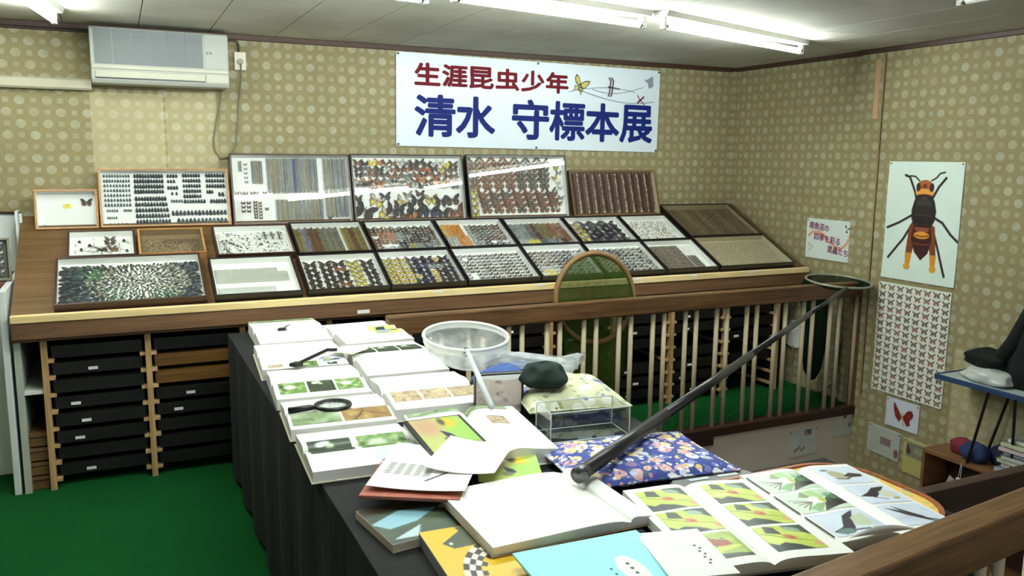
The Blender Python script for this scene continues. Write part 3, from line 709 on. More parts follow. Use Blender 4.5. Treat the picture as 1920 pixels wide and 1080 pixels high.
# ---- lower rows lying on the slope
o = case('large dark-framed case with insects set in a spiral of rings', -4.875, -4.165, 0.0, 0.428, BROWNLAC)
T = Tiny(); n300 = 0
for ring in range(22, 0, -1):
    q = ring/22.0; nn_ = int(18+ring*6.0); sz = 0.015+0.030*q**1.2
    for i in range(nn_):
        a = 2*PI*(i+0.5*(ring % 2))/nn_; u = 0.55+0.62*q*math.cos(a)+RND.uniform(-.010, .010); v = 0.52+0.86*q*math.sin(a)+RND.uniform(-.014, .014)
        if not (0.015 < u < 0.985 and 0.03 < v < 0.93): continue
        gk = (0.10 < u < 0.30 and v > 0.6) or (0.3 < u < 0.45 and v < 0.4) or (0.62 < u < 0.8 and v < 0.3)
        if n300 < 300:
            o.put(RND.choice(['beetlegr', 'beetlegr', 'beetle']) if gk and RND.random() < .6 else RND.choice(['beetle', 'beetleb', 'beetle', 'beetleg']), u, v, sz*0.78, a-PI/2); n300 += 1
        else:
            x, y = o.P(u, v); T.dot(x, y, 0.012, sz*1.0, sz*0.52, a-PI/2, rgb(80, 112, 78) if gk and RND.random() < .6 else RND.choice([rgb(70, 74, 68), rgb(110, 112, 96), rgb(52, 56, 56), rgb(140, 134, 108)]))
T.build('small_insects', o.t)
o = case('black-framed case with a faded grid of minute pale insects', -4.13, -3.67, 0.0, 0.372, BLACKLAC, tags=((0.82, 0.78, 0.05, 0.03),))
T = Tiny()
for i in range(90):
    for j in range(22):
        u = 0.03+0.9*i/90; v = 0.82-0.40*j/22
        if u > 0.8 and v > 0.72: continue
        x, y = o.P(u, v); T.dot(x, y, 0.011, 0.0058, 0.0036, 0, RND.choice([rgb(150, 160, 140), rgb(166, 160, 130), rgb(140, 146, 130)]))
    for j in range(8):
        u = 0.03+0.70*i/90; v = 0.30-0.18*j/8
        x, y = o.P(u, v); T.dot(x, y, 0.011, 0.0056, 0.003, 0, rgb(168, 176, 158))
T.build('minute_insects', o.t)
o = case('black-framed case with five columns of big black swallowtails', -3.645, -3.175, 0.0, 0.368, BLACKLAC, tags=((0.45, 0.95, 0.03, 0.012),))
cols(o, ['black', 'black', ['black', 'brown', 'black'], 'oliveY', 'black'], 0.083, 6, 0.03, 0.97, 0.02, 0.92)
o = case('black-framed case of yellow swallowtails beside blue-black ones', -3.172, -2.702, 0.0, 0.372, BLACKLAC)
cols(o, ['oliveY', 'swallow', 'swallow', ['navy', 'navy', 'navy', 'navy', 'swallow', 'navy', 'navy'], 'navy', ['navy', 'navy', 'grey', 'swallow', 'swallow', 'swallow', 'swallow'], ['swallow', 'black', 'grey', 'black', 'black', 'black', 'black'], ['navy', 'navy', 'black', 'navy', 'black', 'black', 'black']], 0.072, 7, 0.03, 0.97, 0.03, 0.93)
o = case('black-framed case with a neat grid of small dark skippers', -2.695, -2.205, 0.0, 0.375, BLACKLAC)
cols(o, ['grey', ['grey', None, 'dk', 'dk', 'dk', 'dk', None, None], 'dk', 'check', 'dk', 'dk', 'check', 'dk', 'dk', 'dk', 'check', 'dk'], 0.036, 9, 0.03, 0.97, 0.04, 0.93)
o = case('black-framed case of brown fritillaries with a yellow corner patch', -2.20, -1.745, 0.0, 0.378, BLACKLAC)
cols(o, [['brown', 'dk', 'brown', 'brown', 'brown', 'grey', 'grey', 'white'], ['dk', 'brown', 'brown', 'dk', 'grey', 'white', 'yellow', 'yellow'], ['brown', 'dk', 'brown', 'grey', 'brown', 'white', 'yellow', 'yellow'], ['brown', 'grey', 'brown', 'brown', 'grey', 'grey', 'white', 'grey'], 'dk', 'dk', ['blue', 'dk', 'black', 'black', 'dk', 'grey'], ['black', 'black', 'dk', 'dk', 'grey', 'brown'], ['grey', 'white', 'grey', 'dk'], ['dk', 'grey', 'brown', 'grey']], 0.042, 9, 0.02, 0.98, 0.03, 0.92)
o = case('black-framed case mixing orange, purple and black-and-white butterflies', -1.735, -1.265, 0.0, 0.375, BLACKLAC)
cols(o, [['orange', 'brown', 'orange', 'brown'], ['brown', 'orange', 'grey'], ['blue', 'brown', 'orange', 'brown'], ['navy', 'blue', 'grey', 'dk'], ['check', 'black', 'black', 'black'], ['check', 'blue', 'dk', 'check'], ['grey', 'check', 'dk', 'check'], ['check', 'grey', 'check', 'dk'], ['check', 'dk', 'grey', 'grey']], 0.046, 9, 0.02, 0.98, 0.03, 0.92)
o = case('black-framed case of narrow brown stripes with white labels at right', -1.26, -0.822, 0.0, 0.375, BLACKLAC, tags=((0.62, 0.80, 0.05, 0.018), (0.70, 0.60, 0.06, 0.018), (0.52, 0.05, 0.05, 0.02), (0.66, 0.12, 0.06, 0.03)))
br = (rgb(112, 92, 66), rgb(72, 58, 44)); br2 = (rgb(98, 72, 54), rgb(64, 46, 36)); og = (rgb(128, 120, 92), rgb(84, 78, 60))
tcols(o, [og, br, br2, br, og, br, br, og, br, br2, br, br], 26, 0.03, 0.66, 0.06, 0.93, name='small_moths'); tcols(o, [br2, br, br2, br], 18, 0.68, 0.86, 0.05, 0.55, name='small_moths')
o = case('wide black-framed case speckled with tiny greenish-beige insects', -0.81, -0.135, 0.0, 0.395, BLACKLAC, simple('beige_card', rgb(186, 178, 148), 0.75, var=0.04))
T = Tiny()
for i in range(62):
    for j in range(34):
        x, y = o.P(0.02+0.96*(i+RND.random())/62, 0.04+0.90*(j+RND.random())/34); T.dot(x, y, 0.011, 0.010, 0.006, RND.uniform(-.3, .3), RND.choice([rgb(150, 142, 112), rgb(132, 128, 100), rgb(160, 158, 132), rgb(142, 120, 96), rgb(168, 160, 128)]))
T.build('tiny_insects', o.t)
# second row
o = case('small dark-framed case of stick insects and long beetles on white', -4.825, -4.485, 0.432, 0.70, BROWNLAC)
for (k2, u, v, s, ro) in (('beetleb', .14, .78, .028, 0), ('stick', .36, .86, .03, .3), ('beetleb', .30, .62, .032, 0), ('beetleb', .17, .45, .03, 0), ('beetleb', .14, .16, .032, 0), ('stick', .28, .36, .06, 1.4), ('stick', .47, .44, .14, 0.9), ('stick', .50, .46, .14, -0.9), ('beetleb', .50, .42, .05, 1.5),
        ('dk', .62, .86, .06, 0), ('dk', .62, .70, .065, 0), ('dk', .65, .48, .05, 0), ('brown', .68, .40, .05, 0), ('stick', .76, .62, .05, 0), ('stick', .78, .40, .05, .2), ('stick', .76, .18, .05, 0), ('beetleb', .84, .78, .03, 0), ('stick', .90, .70, .04, .4), ('beetleb', .88, .35, .028, 0), ('beetleb', .50, .14, .03, 0), ('stick', .08, .6, .04, .1), ('stick', .08, .34, .04, -.1), ('stick', .64, .12, .04, 1.2)):
    o.put(k2, u, v, s, ro)
o = case('plain wood-framed case with dark dots of insects on brown lining', -4.475, -4.125, 0.432, 0.702, HONEY, simple('brown_card', rgb(128, 104, 74), 0.8, var=0.06))
T = Tiny()
for i in range(44):
    for j in range(18):
        u, v = 0.04+0.92*(i+RND.random())/44, 0.05+0.75*(j+RND.random())/18
        x, y = o.P(u, v); dkk = (u > 0.35 and v > 0.6) or u > 0.8
        T.dot(x, y, 0.011, 0.009, 0.006, RND.uniform(0, 3), RND.choice([rgb(66, 52, 36), rgb(80, 66, 48)]) if dkk else RND.choice([rgb(160, 144, 110), rgb(100, 82, 56), rgb(180, 166, 132), rgb(86, 70, 50)]))
T.build('tiny_insects', o.t)
o = case('dark-framed case of scattered bees and wasps on white card', -4.075, -3.635, 0.392, 0.718, BROWNLAC)
for i in range(110):
    u, v = RND.uniform(.03, .97), RND.uniform(.04, .92); o.put(RND.choice(['bee', 'wasp', 'bee', 'beetleb']), u, v, RND.uniform(.012, .019), RND.uniform(-.3, .3))
for i in range(3):
    for j in range(4): o.put('bee', .68+i*.1, .90-j*.075, .03, 0)
for j in range(4): o.put('bee', .14+j*.045, .62-j*.06, .028, 0); o.put('bee', .12+.02*j, .3-.06*j, .028, 0)
T = Tiny()
for i in range(420): x, y = o.P(RND.uniform(.03, .97), RND.uniform(.04, .92)); T.dot(x, y, .011, .008, .004, RND.uniform(0, 3), RND.choice([rgb(120, 120, 108), rgb(160, 152, 130), rgb(90, 84, 74)]))
T.build('tiny_insects', o.t)
o = case('black-framed case striped with olive, blue-grey and rust columns', -3.625, -3.175, 0.378, 0.735, BLACKLAC, tags=((0.36, 0.955, 0.04, 0.012), (0.52, 0.955, 0.04, 0.012), (0.64, 0.1, 0.02, 0.24)))
ols = (rgb(136, 124, 72), rgb(96, 88, 50)); bg = (rgb(128, 132, 150), rgb(92, 96, 112)); bn = (rgb(104, 74, 46), rgb(76, 52, 34)); ogr = (rgb(120, 122, 108), rgb(84, 84, 74))
tcols(o, [ols, bg, bn, bn, ogr, ogr, ogr], 20, 0.02, 0.64, 0.04, 0.93, name='small_moths', size=0.056); tcols(o, [ols, bn, ols], 20, 0.70, 0.98, 0.04, 0.93, name='small_moths', size=0.05)
o = case('black-framed case of brown and orange fritillary columns', -3.165, -2.695, 0.378, 0.73, BLACKLAC)
cols(o, [['dk', 'dk', 'brown', None, 'brown', 'brown', 'brown', 'brown', 'brown'], ['brown', 'brown', 'orange', 'brown', 'orange', 'brown', None, 'white', 'white'], ['brown', 'brown', 'orange', 'orange', 'orange', 'brown', None, 'grey', 'grey'], ['grey', 'dk', 'grey', 'grey', 'grey', 'black', 'dk', 'dk', 'grey'], ['dk', 'dk', 'dk', 'grey', 'dk', 'dk', 'oliveY', 'oliveY', 'brown'], ['dk', 'check', 'dk', 'dk', 'dk', 'dk', 'grey', 'grey', 'grey'], ['dk', 'dk', 'dk', 'dk', 'grey', 'dk', 'grey', 'blue', 'grey'], ['dk', 'brown', 'dk', 'brown', 'dk', 'grey', 'grey', 'oliveY', 'oliveY']], 0.056, 9, 0.02, 0.98, 0.03, 0.93)
o = case('black-framed case with an orange block beside dark checkered columns', -2.685, -2.205, 0.378, 0.73, BLACKLAC)
og2 = (rgb(214, 148, 60), rgb(176, 112, 44)); yl = (rgb(206, 176, 96), rgb(170, 140, 70)); wh = (rgb(206, 204, 186), rgb(150, 150, 136))
tcols(o, [yl, og2, og2, og2], 17, 0.02, 0.36, 0.5, 0.94, name='small_butterflies', size=0.04); tcols(o, [wh, wh, og2, og2], 15, 0.02, 0.40, 0.05, 0.5, name='small_butterflies', size=0.04)
cols(o, ['grey', ['dk', 'dk', 'dk', 'dk', 'dk', 'dk', 'grey', 'grey'], 'dk', ['dk', 'dk', 'dk', 'dk', 'dk', 'brown', None, 'blue'], ['brown', 'brown', 'dk', 'brown', 'brown', 'dk', 'grey', 'dk'], ['dk', 'brown', 'brown', 'dk', 'brown', 'brown', None, 'grey']], 0.046, 9, 0.42, 0.97, 0.03, 0.93)
o = case('black-framed case of grey and rust moths with a yellow band', -2.195, -1.735, 0.378, 0.722, BLACKLAC, tags=((0.36, 0.955, 0.03, 0.01),))
gg = (rgb(146, 152, 146), rgb(112, 118, 112)); rb = (rgb(140, 100, 54), rgb(104, 72, 40))
tcols(o, [gg, gg, gg, ogr, bn, ols, ols, rb, rb, rb], 12, 0.02, 0.98, 0.30, 0.93, name='small_moths', size=0.044)
tcols(o, [wh, wh, (rgb(222, 212, 90), rgb(190, 178, 70)), (rgb(222, 212, 90), rgb(190, 178, 70)), ogr, dk2, gg, dk2, br2, rb], 5, 0.02, 0.98, 0.04, 0.30, name='small_butterflies', size=0.044)
o = case('black-framed case with four rows of large ragged black swallowtails', -1.725, -1.265, 0.378, 0.722, BLACKLAC)
cols(o, ['oliveY', 'black', 'black', 'black'], 0.115, 4, 0.02, 0.92, 0.18, 0.95); cols(o, ['grey', 'blue', 'grey', 'blue', 'grey', 'blue'], 0.06, 2, 0.1, 0.98, 0.02, 0.22)
o = case('black-framed case of sparse pale insects sprinkled over white card', -1.255, -0.842, 0.378, 0.722, BLACKLAC)
T = Tiny()
for i in range(520):
    x, y = o.P(RND.uniform(.03, .97), RND.uniform(.05, .93)); T.dot(x, y, .011, RND.uniform(.008, .015), .007, RND.uniform(-.5, .5), RND.choice([rgb(150, 140, 110), rgb(120, 120, 104), rgb(176, 166, 140), rgb(96, 92, 80), rgb(176, 134, 96)]))
T.build('tiny_insects', o.t)
o = case('wide black-framed case densely filled with drab brown moths', -0.805, -0.14, 0.400, 0.870, BLACKLAC, simple('drab_card', rgb(146, 132, 100), 0.8, var=0.05))
db = (rgb(118, 100, 70), rgb(88, 74, 52)); db2 = (rgb(104, 88, 66), rgb(76, 64, 48)); db3 = (rgb(132, 120, 88), rgb(98, 88, 64))
tcols(o, [db, db2, db, db3, db, db2, db3, db, db2, db, db3, db2, db, db], 22, 0.02, 0.98, 0.05, 0.94, name='drab_moths', size=0.052)
# framed insect picture on the white stand
t = thing('specimen_case', 'small grey-framed case of insects leaning on the white stand', 'specimen case', (-5.21, -0.52, 1.0205), (PI/2-0.18, 0, 0.1))
f = MB(); f.box(-.13, .13, 0, .012, 0, .03); f.box(-.13, .13, .208, .22, 0, .03); f.box(-.13, -.118, .012, .208, 0, .03); f.box(.118, .13, .012, .208, 0, .03); f.build('frame', simple('grey_frame', rgb(120, 112, 92), .5), t, bevel=.002)
MB().box(-.118, .118, .012, .208, .001, .01).build('lining', simple('grey_card', rgb(92, 96, 88), .8), t)
for i in range(3):
    for j in range(4): q = link('butterfly', BF['check'], t, (-.075+.075*i, .04+.048*j, .013)); q.scale = (.06, .06, .04)
MB().box(-.119, .119, .011, .209, .024, .026).build('glass', GLASS, t)
# ================================================================ on the walls
# air conditioner
AC0, AC1 = -4.655, -3.925; acw = AC1-AC0
ac = thing('air_conditioner', 'old off-white wall-mounted air conditioner with grey grille', 'air conditioner', ((AC0+AC1)/2, -0.001, 2.065))
ACB = simple('ac_body', rgb(172, 174, 166), 0.5, var=0.02); ACG = simple('ac_grille', rgb(122, 127, 128), 0.6, var=0.05, scale=120)
prof = [(0, 0), (-0.17, 0.0), (-0.185, 0.02), (-0.185, 0.29), (-0.17, 0.305), (0, 0.305)]
m = MB(); m.loft([[Vector((x, y, z)) for y, z in prof] for x in (-acw/2, acw/2)]); m.build('body', ACB, ac, bevel=0.004)
gx0, gx1 = -acw/2+0.02, acw/2-0.14
for k in range(6):
    a = gx0+(gx1-gx0)*k/6; b = gx0+(gx1-gx0)*(k+1)/6-0.003
    MB().box(a, b, -0.1885, -0.184, 0.105, 0.295).build('grille_panel', ACG, ac)
    for j in range(12):
        if k == 0: MB().box(gx0, gx1, -0.1905, -0.1885, 0.112+0.0155*j, 0.116+0.0155*j).build('grille_slat', ACG, ac)
MB().box(gx1+0.01, acw/2-0.008, -0.1875, -0.184, 0.105, 0.295).build('side_cover', ACB, ac, bevel=0.001)
MB().box(-acw/2+0.005, acw/2-0.005, -0.192, -0.184, 0.078, 0.098).build('sill', simple('ac_cream', rgb(190, 188, 168), 0.45), ac, bevel=0.003)
MB().box(-acw/2+0.02, gx1+0.005, -0.194, -0.180, 0.030, 0.068).build('louver', MATS['ac_cream'], ac, bevel=0.004)
MB().box(-acw/2+0.018, gx1+0.007, -0.1865, -0.180, 0.024, 0.030).build('outlet_slot', BLACKPL, ac)
MB().box(gx1+0.012, acw/2-0.006, -0.189, -0.182, 0.024, 0.07).build('control_cover', MATS['ac_cream'], ac, bevel=0.002)
for dx in (0.018, 0.036): MB().box(gx1+dx, gx1+dx+0.012, -0.1885, -0.187, 0.185, 0.20).build('badge', simple('badge_grey', rgb(120, 122, 124), 0.5), ac)
d = thing('pipe_duct', 'beige refrigerant pipe cover running left from the air conditioner', 'pipe cover', (-5.4, -0.001, 2.03))
m = MB(); m.loft([[Vector((x, y, z)) for y, z in ((0, 0), (-0.05, 0), (-0.06, 0.01), (-0.06, 0.052), (-0.05, 0.062), (0, 0.062))] for x in (-0.9, 0.74)]); m.build('cover', simple('duct_beige', rgb(186, 182, 156), 0.5), d, smooth=False)
# outlet, plug, cord
ob = thing('outlet_box', 'cream power outlet with a plug beside the air conditioner', 'outlet', (-3.838, -0.001, 2.185))
MB().box(-0.034, 0.034, -0.03, 0, 0, 0.108).build('box', OFFWHITE, ob, bevel=0.004)
m = MB(); m.tube([(0, -0.03, 0.05), (0, -0.05, 0.05)], 0.018, 10); m.build('plug', simple('plug_grey', rgb(170, 164, 140), 0.5), ob)
co = [(-3.838, -0.052, 2.225), (-3.838, -0.045, 2.15), (-3.853, -0.02, 2.0), (-3.868, -0.012, 1.85), (-3.885, -0.012, 1.72), (-3.925, -0.012, 1.658), (-3.975, -0.012, 1.652), (-4.008, -0.012, 1.70), (-4.012, -0.012, 1.76), (-3.99, -0.012, 1.88), (-3.965, -0.015, 1.98), (-3.955, -0.03, 2.07)]
tag(MB().tube(co, 0.0045, 6).build('power_cord', simple('cord_grey', rgb(120, 112, 90), 0.6), smooth=True), 'grey power cord looping down the wall from the outlet', 'cord')
tag(MB().tube([(-5.9, -0.03, 2.356), (-4.6, -0.03, 2.356), (-3.86, -0.03, 2.358), (-3.845, -0.02, 2.34), (-3.842, -0.012, 2.295)], 0.006, 6).build('ceiling_cable', simple('cable_dark', rgb(72, 66, 58), 0.6), smooth=True), 'dark cable along the ceiling trim down to the outlet', 'cable')

# banner with the exhibition title
BANNER = simple('banner_vinyl', rgb(222, 234, 240), 0.35, var=0.02, scale=3)
bn_ = thing('banner', 'wide white vinyl banner with red and blue lettering and butterflies', 'banner', (-2.85, -0.006, 1.745), (PI/2, math.radians(0.55), 0))
BW, BH = 2.10, 0.615
def bz(x, y): return 0.003+0.0016*math.sin(x*5.1+0.6)*math.sin(y*7+1) + 0.001*math.sin(x*11)
m = MB(); m.grid(84, 16, lambda u, v: Vector((u*BW, v*BH, bz(u*BW, v*BH)+0.002))); m.grid(2, 2, lambda u, v: Vector((u*BW, BH-v*BH, 0.0005)))
m.build('sheet', BANNER, bn_, smooth=True)
NAVY = simple('navy_ink', rgb(12, 34, 112), 0.6, var=0.08, scale=4, spec=0.2); MAROON = simple('maroon_ink', rgb(112, 8, 26), 0.6, var=0.08, scale=4, spec=0.2); SHADOWINK = simple('grey_ink', rgb(150, 160, 184), 0.5)
ZT = 0.0088
def line_chars(s, mat, x0, y0, cw, ch, step, bold, nm, drop=0.0):
    x = x0
    for i, chh in enumerate(s):
        if chh == ' ': x += step*0.42; continue
        text_mesh(nm, chh, cw, ch, mat, bn_, (x, y0-drop*(x-x0), ZT), (0, 0, 0), bold); x += step
line_chars('生涯昆虫少年', MAROON, 0.125, 0.405, 0.186, 0.150, 0.198, 0.0056, 'red_character', 0.004)
line_chars('清水 守標本展', NAVY, 0.125, 0.066, 0.298, 0.284, 0.300, 0.0078, 'blue_character')
def flat(pts, mat, nm, parent=bn_, z=ZT): return MB().prism(pts, z-0.0006, z).build(nm, mat, parent)
INKS = {k: simple('ink_'+k, v, 0.5, var=0.05) for k, v in dict(yellow=rgb(206, 190, 92), dark=rgb(60, 56, 44), grey=rgb(136, 146, 160), brown=rgb(96, 70, 74), red=rgb(176, 96, 90)).items()}
def zb(x, y):
    """banner drawing coordinates measured on the sheet"""
    X, Y = 1040+x/9.6, 110+y/9.6; t = 93+(X-742)*.081; bb = 270+(X-742)*.0266
    return ((X-742)/494*2.1, (bb-Y)/(bb-t)*.615)
for pts in ([(235, 250), (285, 310), (312, 430), (280, 475), (215, 400), (200, 330), (208, 275)], [(300, 420), (400, 375), (490, 380), (462, 450), (400, 505), (350, 525), (300, 480)],
            [(282, 470), (195, 445), (192, 510), (162, 545), (230, 520), (272, 512)], [(300, 478), (362, 512), (350, 572), (326, 578), (314, 632), (298, 582), (272, 545), (268, 500)]):
    q = [zb(*k) for k in pts]; cx_ = sum(k[0] for k in q)/len(q); cy_ = sum(k[1] for k in q)/len(q)
    flat(q[::-1], INKS['dark'], 'printed_butterfly', z=ZT-0.0008); flat([(cx_+(x-cx_)*.74, cy_+(y-cy_)*.74) for x, y in q][::-1], INKS['yellow'], 'printed_butterfly')
def stroke(pts, wd, mat, nm='printed_line'):
    m = MB(); P = [Vector((x, y, 0)) for x, y in pts]; L = []; Rr = []
    for i, p in enumerate(P):
        a = P[max(i-1, 0)]; b = P[min(i+1, len(P)-1)]; t = (b-a).normalized(); n = Vector((-t.y, t.x, 0))*wd/2; L.append(p+n); Rr.append(p-n)
    k = len(P); m.add([Vector((q.x, q.y, ZT)) for q in L+Rr], [(k+i, k+i+1, i+1, i) for i in range(k-1)]); return m.build(nm, mat, bn_)
def crv(f, a, b, n=18): return [(a+(b-a)*i/n, f((a+(b-a)*i/n))) for i in range(n+1)]
stroke(crv(lambda x: 0.475-0.05*math.sin((x-1.5)*6.0+0.6), 1.50, 1.95), 0.005, INKS['grey'])
stroke(crv(lambda x: 0.435-0.055*math.sin((x-1.35)*4.3+2.6)*-1-0.02, 1.37, 2.05), 0.006, INKS['grey'])
stroke(crv(lambda x: 0.42+0.045*math.sin((x-1.35)*4.6+0.2), 1.30, 1.88), 0.005, INKS['grey'])
dx_, dy_ = 1.655, 0.47
for s in (0.0, 0.022):
    stroke([(dx_+s-0.012, dy_+0.07), (dx_+s+0.006, dy_+0.045), (dx_+s, dy_), (dx_+s-0.004, dy_-0.045), (dx_+s-0.014, dy_-0.07)], 0.012, INKS['brown'], 'printed_dragonfly')
stroke([(dx_-0.02, dy_), (dx_+0.085, dy_-0.01)], 0.012, INKS['brown'], 'printed_dragonfly')
dx_, dy_ = 1.93, 0.385
stroke([(dx_-0.03, dy_-0.02), (dx_+0.03, dy_+0.03)], 0.014, INKS['brown'], 'printed_dragonfly')
stroke([(dx_-0.03, dy_+0.04), (dx_-0.005, dy_), (dx_-0.01, dy_-0.01)], 0.009, INKS['red'], 'printed_dragonfly'); stroke([(dx_, dy_), (dx_+0.03, dy_-0.025), (dx_+0.045, dy_-0.045)], 0.009, INKS['red'], 'printed_dragonfly')
gx, gy = 2.0, 0.53
flat([(gx-0.045, gy+0.015), (gx-0.03, gy-0.005), (gx-0.012, gy-0.012), (gx, gy-0.055), (gx+0.04, gy-0.035), (gx+0.035, gy+0.04), (gx+0.01, gy+0.03), (gx-0.02, gy+0.01)], INKS['grey'], 'printed_butterfly')
gm = MB().tube([(0, 0, 0.006), (0, 0, 0.012)], 0.008, 10).mesh('grommet', simple('grommet', rgb(90, 86, 70), 0.4, 0.6))
for u in (0.012, 1.05, 2.088):
    for v in (0.012, 0.603): link('grommet', gm, bn_, (u, v, bz(u, v)-0.001))

# ---- right wall
RWX = -0.031
def wall_sheet(name, label, cat, y0, y1, z0, z1, cv, x=RWX, mat=None, tilt=0.0, curl=0.0, group=None, part='print'):
    """paper on the right wall: faces -X; canvas left edge at y0 (the larger y)"""
    Wd, Ht = abs(y1-y0), z1-z0
    t = thing(name, label, cat, (x, (y0+y1)/2, z0), (PI/2, 0, -PI/2), group); t.rotation_euler = (PI/2, tilt, -PI/2)
    me = cv.mesh(part, Wd, Ht, mat or PRINT, (lambda X, Y: 0.0055+curl*0.006*np.sin(X*21+1)*np.sin(Y*9)+curl*0.02*np.clip(-Y/Ht-0.25, 0, 1)**2*4))
    link(part, me, t, (0, Ht/2, 0))
    MB().box(-Wd/2, Wd/2, 0, Ht, 0.0002, 0.0012).build('backing', WHITE, t)
    pn = MB().sphere((0, 0, 0.008), 0.005, 8, 5).mesh('pin', simple('pin_dark', rgb(70, 64, 60), 0.4))
    for u, v in ((-Wd/2+0.012, Ht-0.012), (Wd/2-0.012, Ht-0.012)): link('pin', pn, t, (u, v, 0))
    return t
# hornet poster
cv = Cv(150, 212, (222, 238, 228)); A = cv.asp
BLK = (38, 26, 26); cx = A*0.52
nz = cv.fbm(5, 3); cv.blend((nz-0.55)*1.2, (206, 226, 216))
def P_(x, y): return (A*x, y)
for pts in ([P_(.36, .55), P_(.20, .485), P_(.04, .435)], [P_(.66, .55), P_(.78, .51), P_(.90, .42), P_(.99, .37)], [P_(.40, .50), P_(.28, .35), P_(.08, .18)], [P_(.66, .46), P_(.76, .28), P_(.86, .08)], [P_(.42, .68), P_(.38, .76), P_(.30, .87), P_(.24, .885)], [P_(.62, .69), P_(.70, .80), P_(.78, .87)]):
    cv.line(pts, 0.020, BLK)
cv.line([P_(.44, .84), P_(.38, .875), P_(.31, .88)], 0.013, BLK); cv.line([P_(.60, .845), P_(.66, .87), P_(.70, .905), P_(.76, .915)], 0.013, BLK)
for s, x0 in ((-1, .355), (1, .705)):
    cv.poly([P_(.52+s*.06, .52), P_(.52+s*.17, .47), P_(x0+s*.03-.0, .22), P_(x0+s*.02, .13), P_(x0-s*.03, .12), P_(x0-s*.06, .26), P_(.52+s*.05, .42)], (124, 62, 30))
    cv.poly([P_(x0+s*.035, .24), P_(x0+s*.02, .11), P_(x0-s*.03, .105), P_(x0-s*.055, .24)], (206, 138, 44))
    cv.ell(A*x0, .125, A*.045, .03, (216, 156, 58))
cv.poly([P_(.40, .46), P_(.64, .46), P_(.66, .36), P_(.62, .25), P_(.53, .185), P_(.44, .25), P_(.385, .36)], (60, 26, 24))
cv.ell(cx, .45, A*.10, .032, (142, 78, 44)); cv.ell(cx, .395, A*.105, .030, (224, 152, 50)); cv.line([P_(.44, .392), P_(.52, .383), P_(.61, .395)], 0.010, (96, 44, 26)); cv.line([P_(.42, .325), P_(.52, .315), P_(.62, .325)], 0.012, (120, 60, 40))
cv.poly([P_(.44, .74), P_(.61, .74), P_(.66, .68), P_(.69, .60), P_(.68, .52), P_(.63, .46), P_(.42, .46), P_(.37, .52), P_(.36, .60), P_(.39, .68)], (36, 28, 28)); cv.ell(cx, .66, A*.11, .04, (56, 58, 54)); cv.ell(cx, .60, A*.13, .04, (46, 38, 36)); cv.line([P_(.40, .56), P_(.64, .56)], .008, (76, 66, 60)); cv.line([P_(.44, .485), P_(.60, .485)], .02, (60, 30, 28))
cv.ell(cx, .775, A*.115, .075, (150, 74, 32)); cv.ell(cx, .745, A*.125, .035, (230, 160, 66)); cv.ell(cx, .72, A*.10, .014, (50, 30, 28)); cv.ell(cx, .815, A*.07, .03, (176, 92, 40)); cv.ell(A*.43, .79, A*.03, .035, (60, 34, 28)); cv.ell(A*.61, .79, A*.03, .035, (60, 34, 28)); cv.ell(cx, .80, A*.03, .02, (110, 40, 30))
wall_sheet('hornet_poster', 'tall white poster of a giant black and orange hornet', 'poster', -1.588, -2.122, 0.925, 1.675, cv, curl=0.5)
# butterfly grid poster
cv = Cv(232, 318, (226, 230, 216)); A = cv.asp; rg = np.random.default_rng(4); nc, nr = 8, 15
for j in range(nr):
    for i in range(nc):
        cx_, cy_ = A*(i+.5)/nc, (j+.5)/nr*0.985+0.006; s = A/nc*0.43; r_ = rg.random(); c1 = (86, 62, 56); c2 = ((168, 96, 84) if r_ < .3 else (110, 82, 74) if r_ < .8 else (150, 116, 70))
        ro = 0.0
        for g in (-1, 1):
            cv.poly([(cx_+g*s*.08, cy_+s*.1), (cx_+g*s*.95, cy_+s*.78), (cx_+g*s*.88, cy_+s*.38), (cx_+g*s*.4, cy_-s*.05)], c1)
            cv.poly([(cx_+g*s*.08, cy_), (cx_+g*s*.6, cy_-s*.05), (cx_+g*s*.72, cy_-s*.5), (cx_+g*s*.35, cy_-s*.78)], c2)
        cv.line([(cx_, cy_+s*.35), (cx_, cy_-s*.45)], s*.16, (60, 44, 40))
        if i < nc-1: cv.a[int((cy_-.5/nr)*cv.h):int((cy_+.5/nr)*cv.h), int(A*(i+1)/nc*cv.h)] = (240, 242, 234)
wall_sheet('butterfly_chart', 'white chart printed with rows of small brown butterflies', 'poster', -1.580, -2.112, 0.165, 0.893, cv, curl=0.35)
# red butterfly photo
cv = Cv(72, 54, (206, 212, 226)); A = cv.asp
cv.blend(cv.fbm(3, 8)*0.5, (222, 226, 236))
for g in (1,):
    cv.poly([(A*.48, .48), (A*.27, .86), (A*.23, .84), (A*.25, .62), (A*.30, .40), (A*.42, .24), (A*.49, .36)], (122, 40, 28)); cv.poly([(A*.52, .44), (A*.66, .70), (A*.78, .74), (A*.84, .62), (A*.80, .46), (A*.74, .40), (A*.76, .22), (A*.66, .16), (A*.56, .34)], (118, 36, 26))
cv.ell(A*.33, .52, A*.05, .08, (150, 60, 36), alpha=.7); cv.ell(A*.70, .52, A*.06, .07, (146, 56, 34), alpha=.7); cv.line([(A*.52, .56), (A*.50, .40), (A*.58, .16)], .03, (176, 120, 80))
wall_sheet('butterfly_photo', 'small photo of a single dark red butterfly on pale ground', 'photo', -1.712, -1.963, -0.046, 0.142, cv)
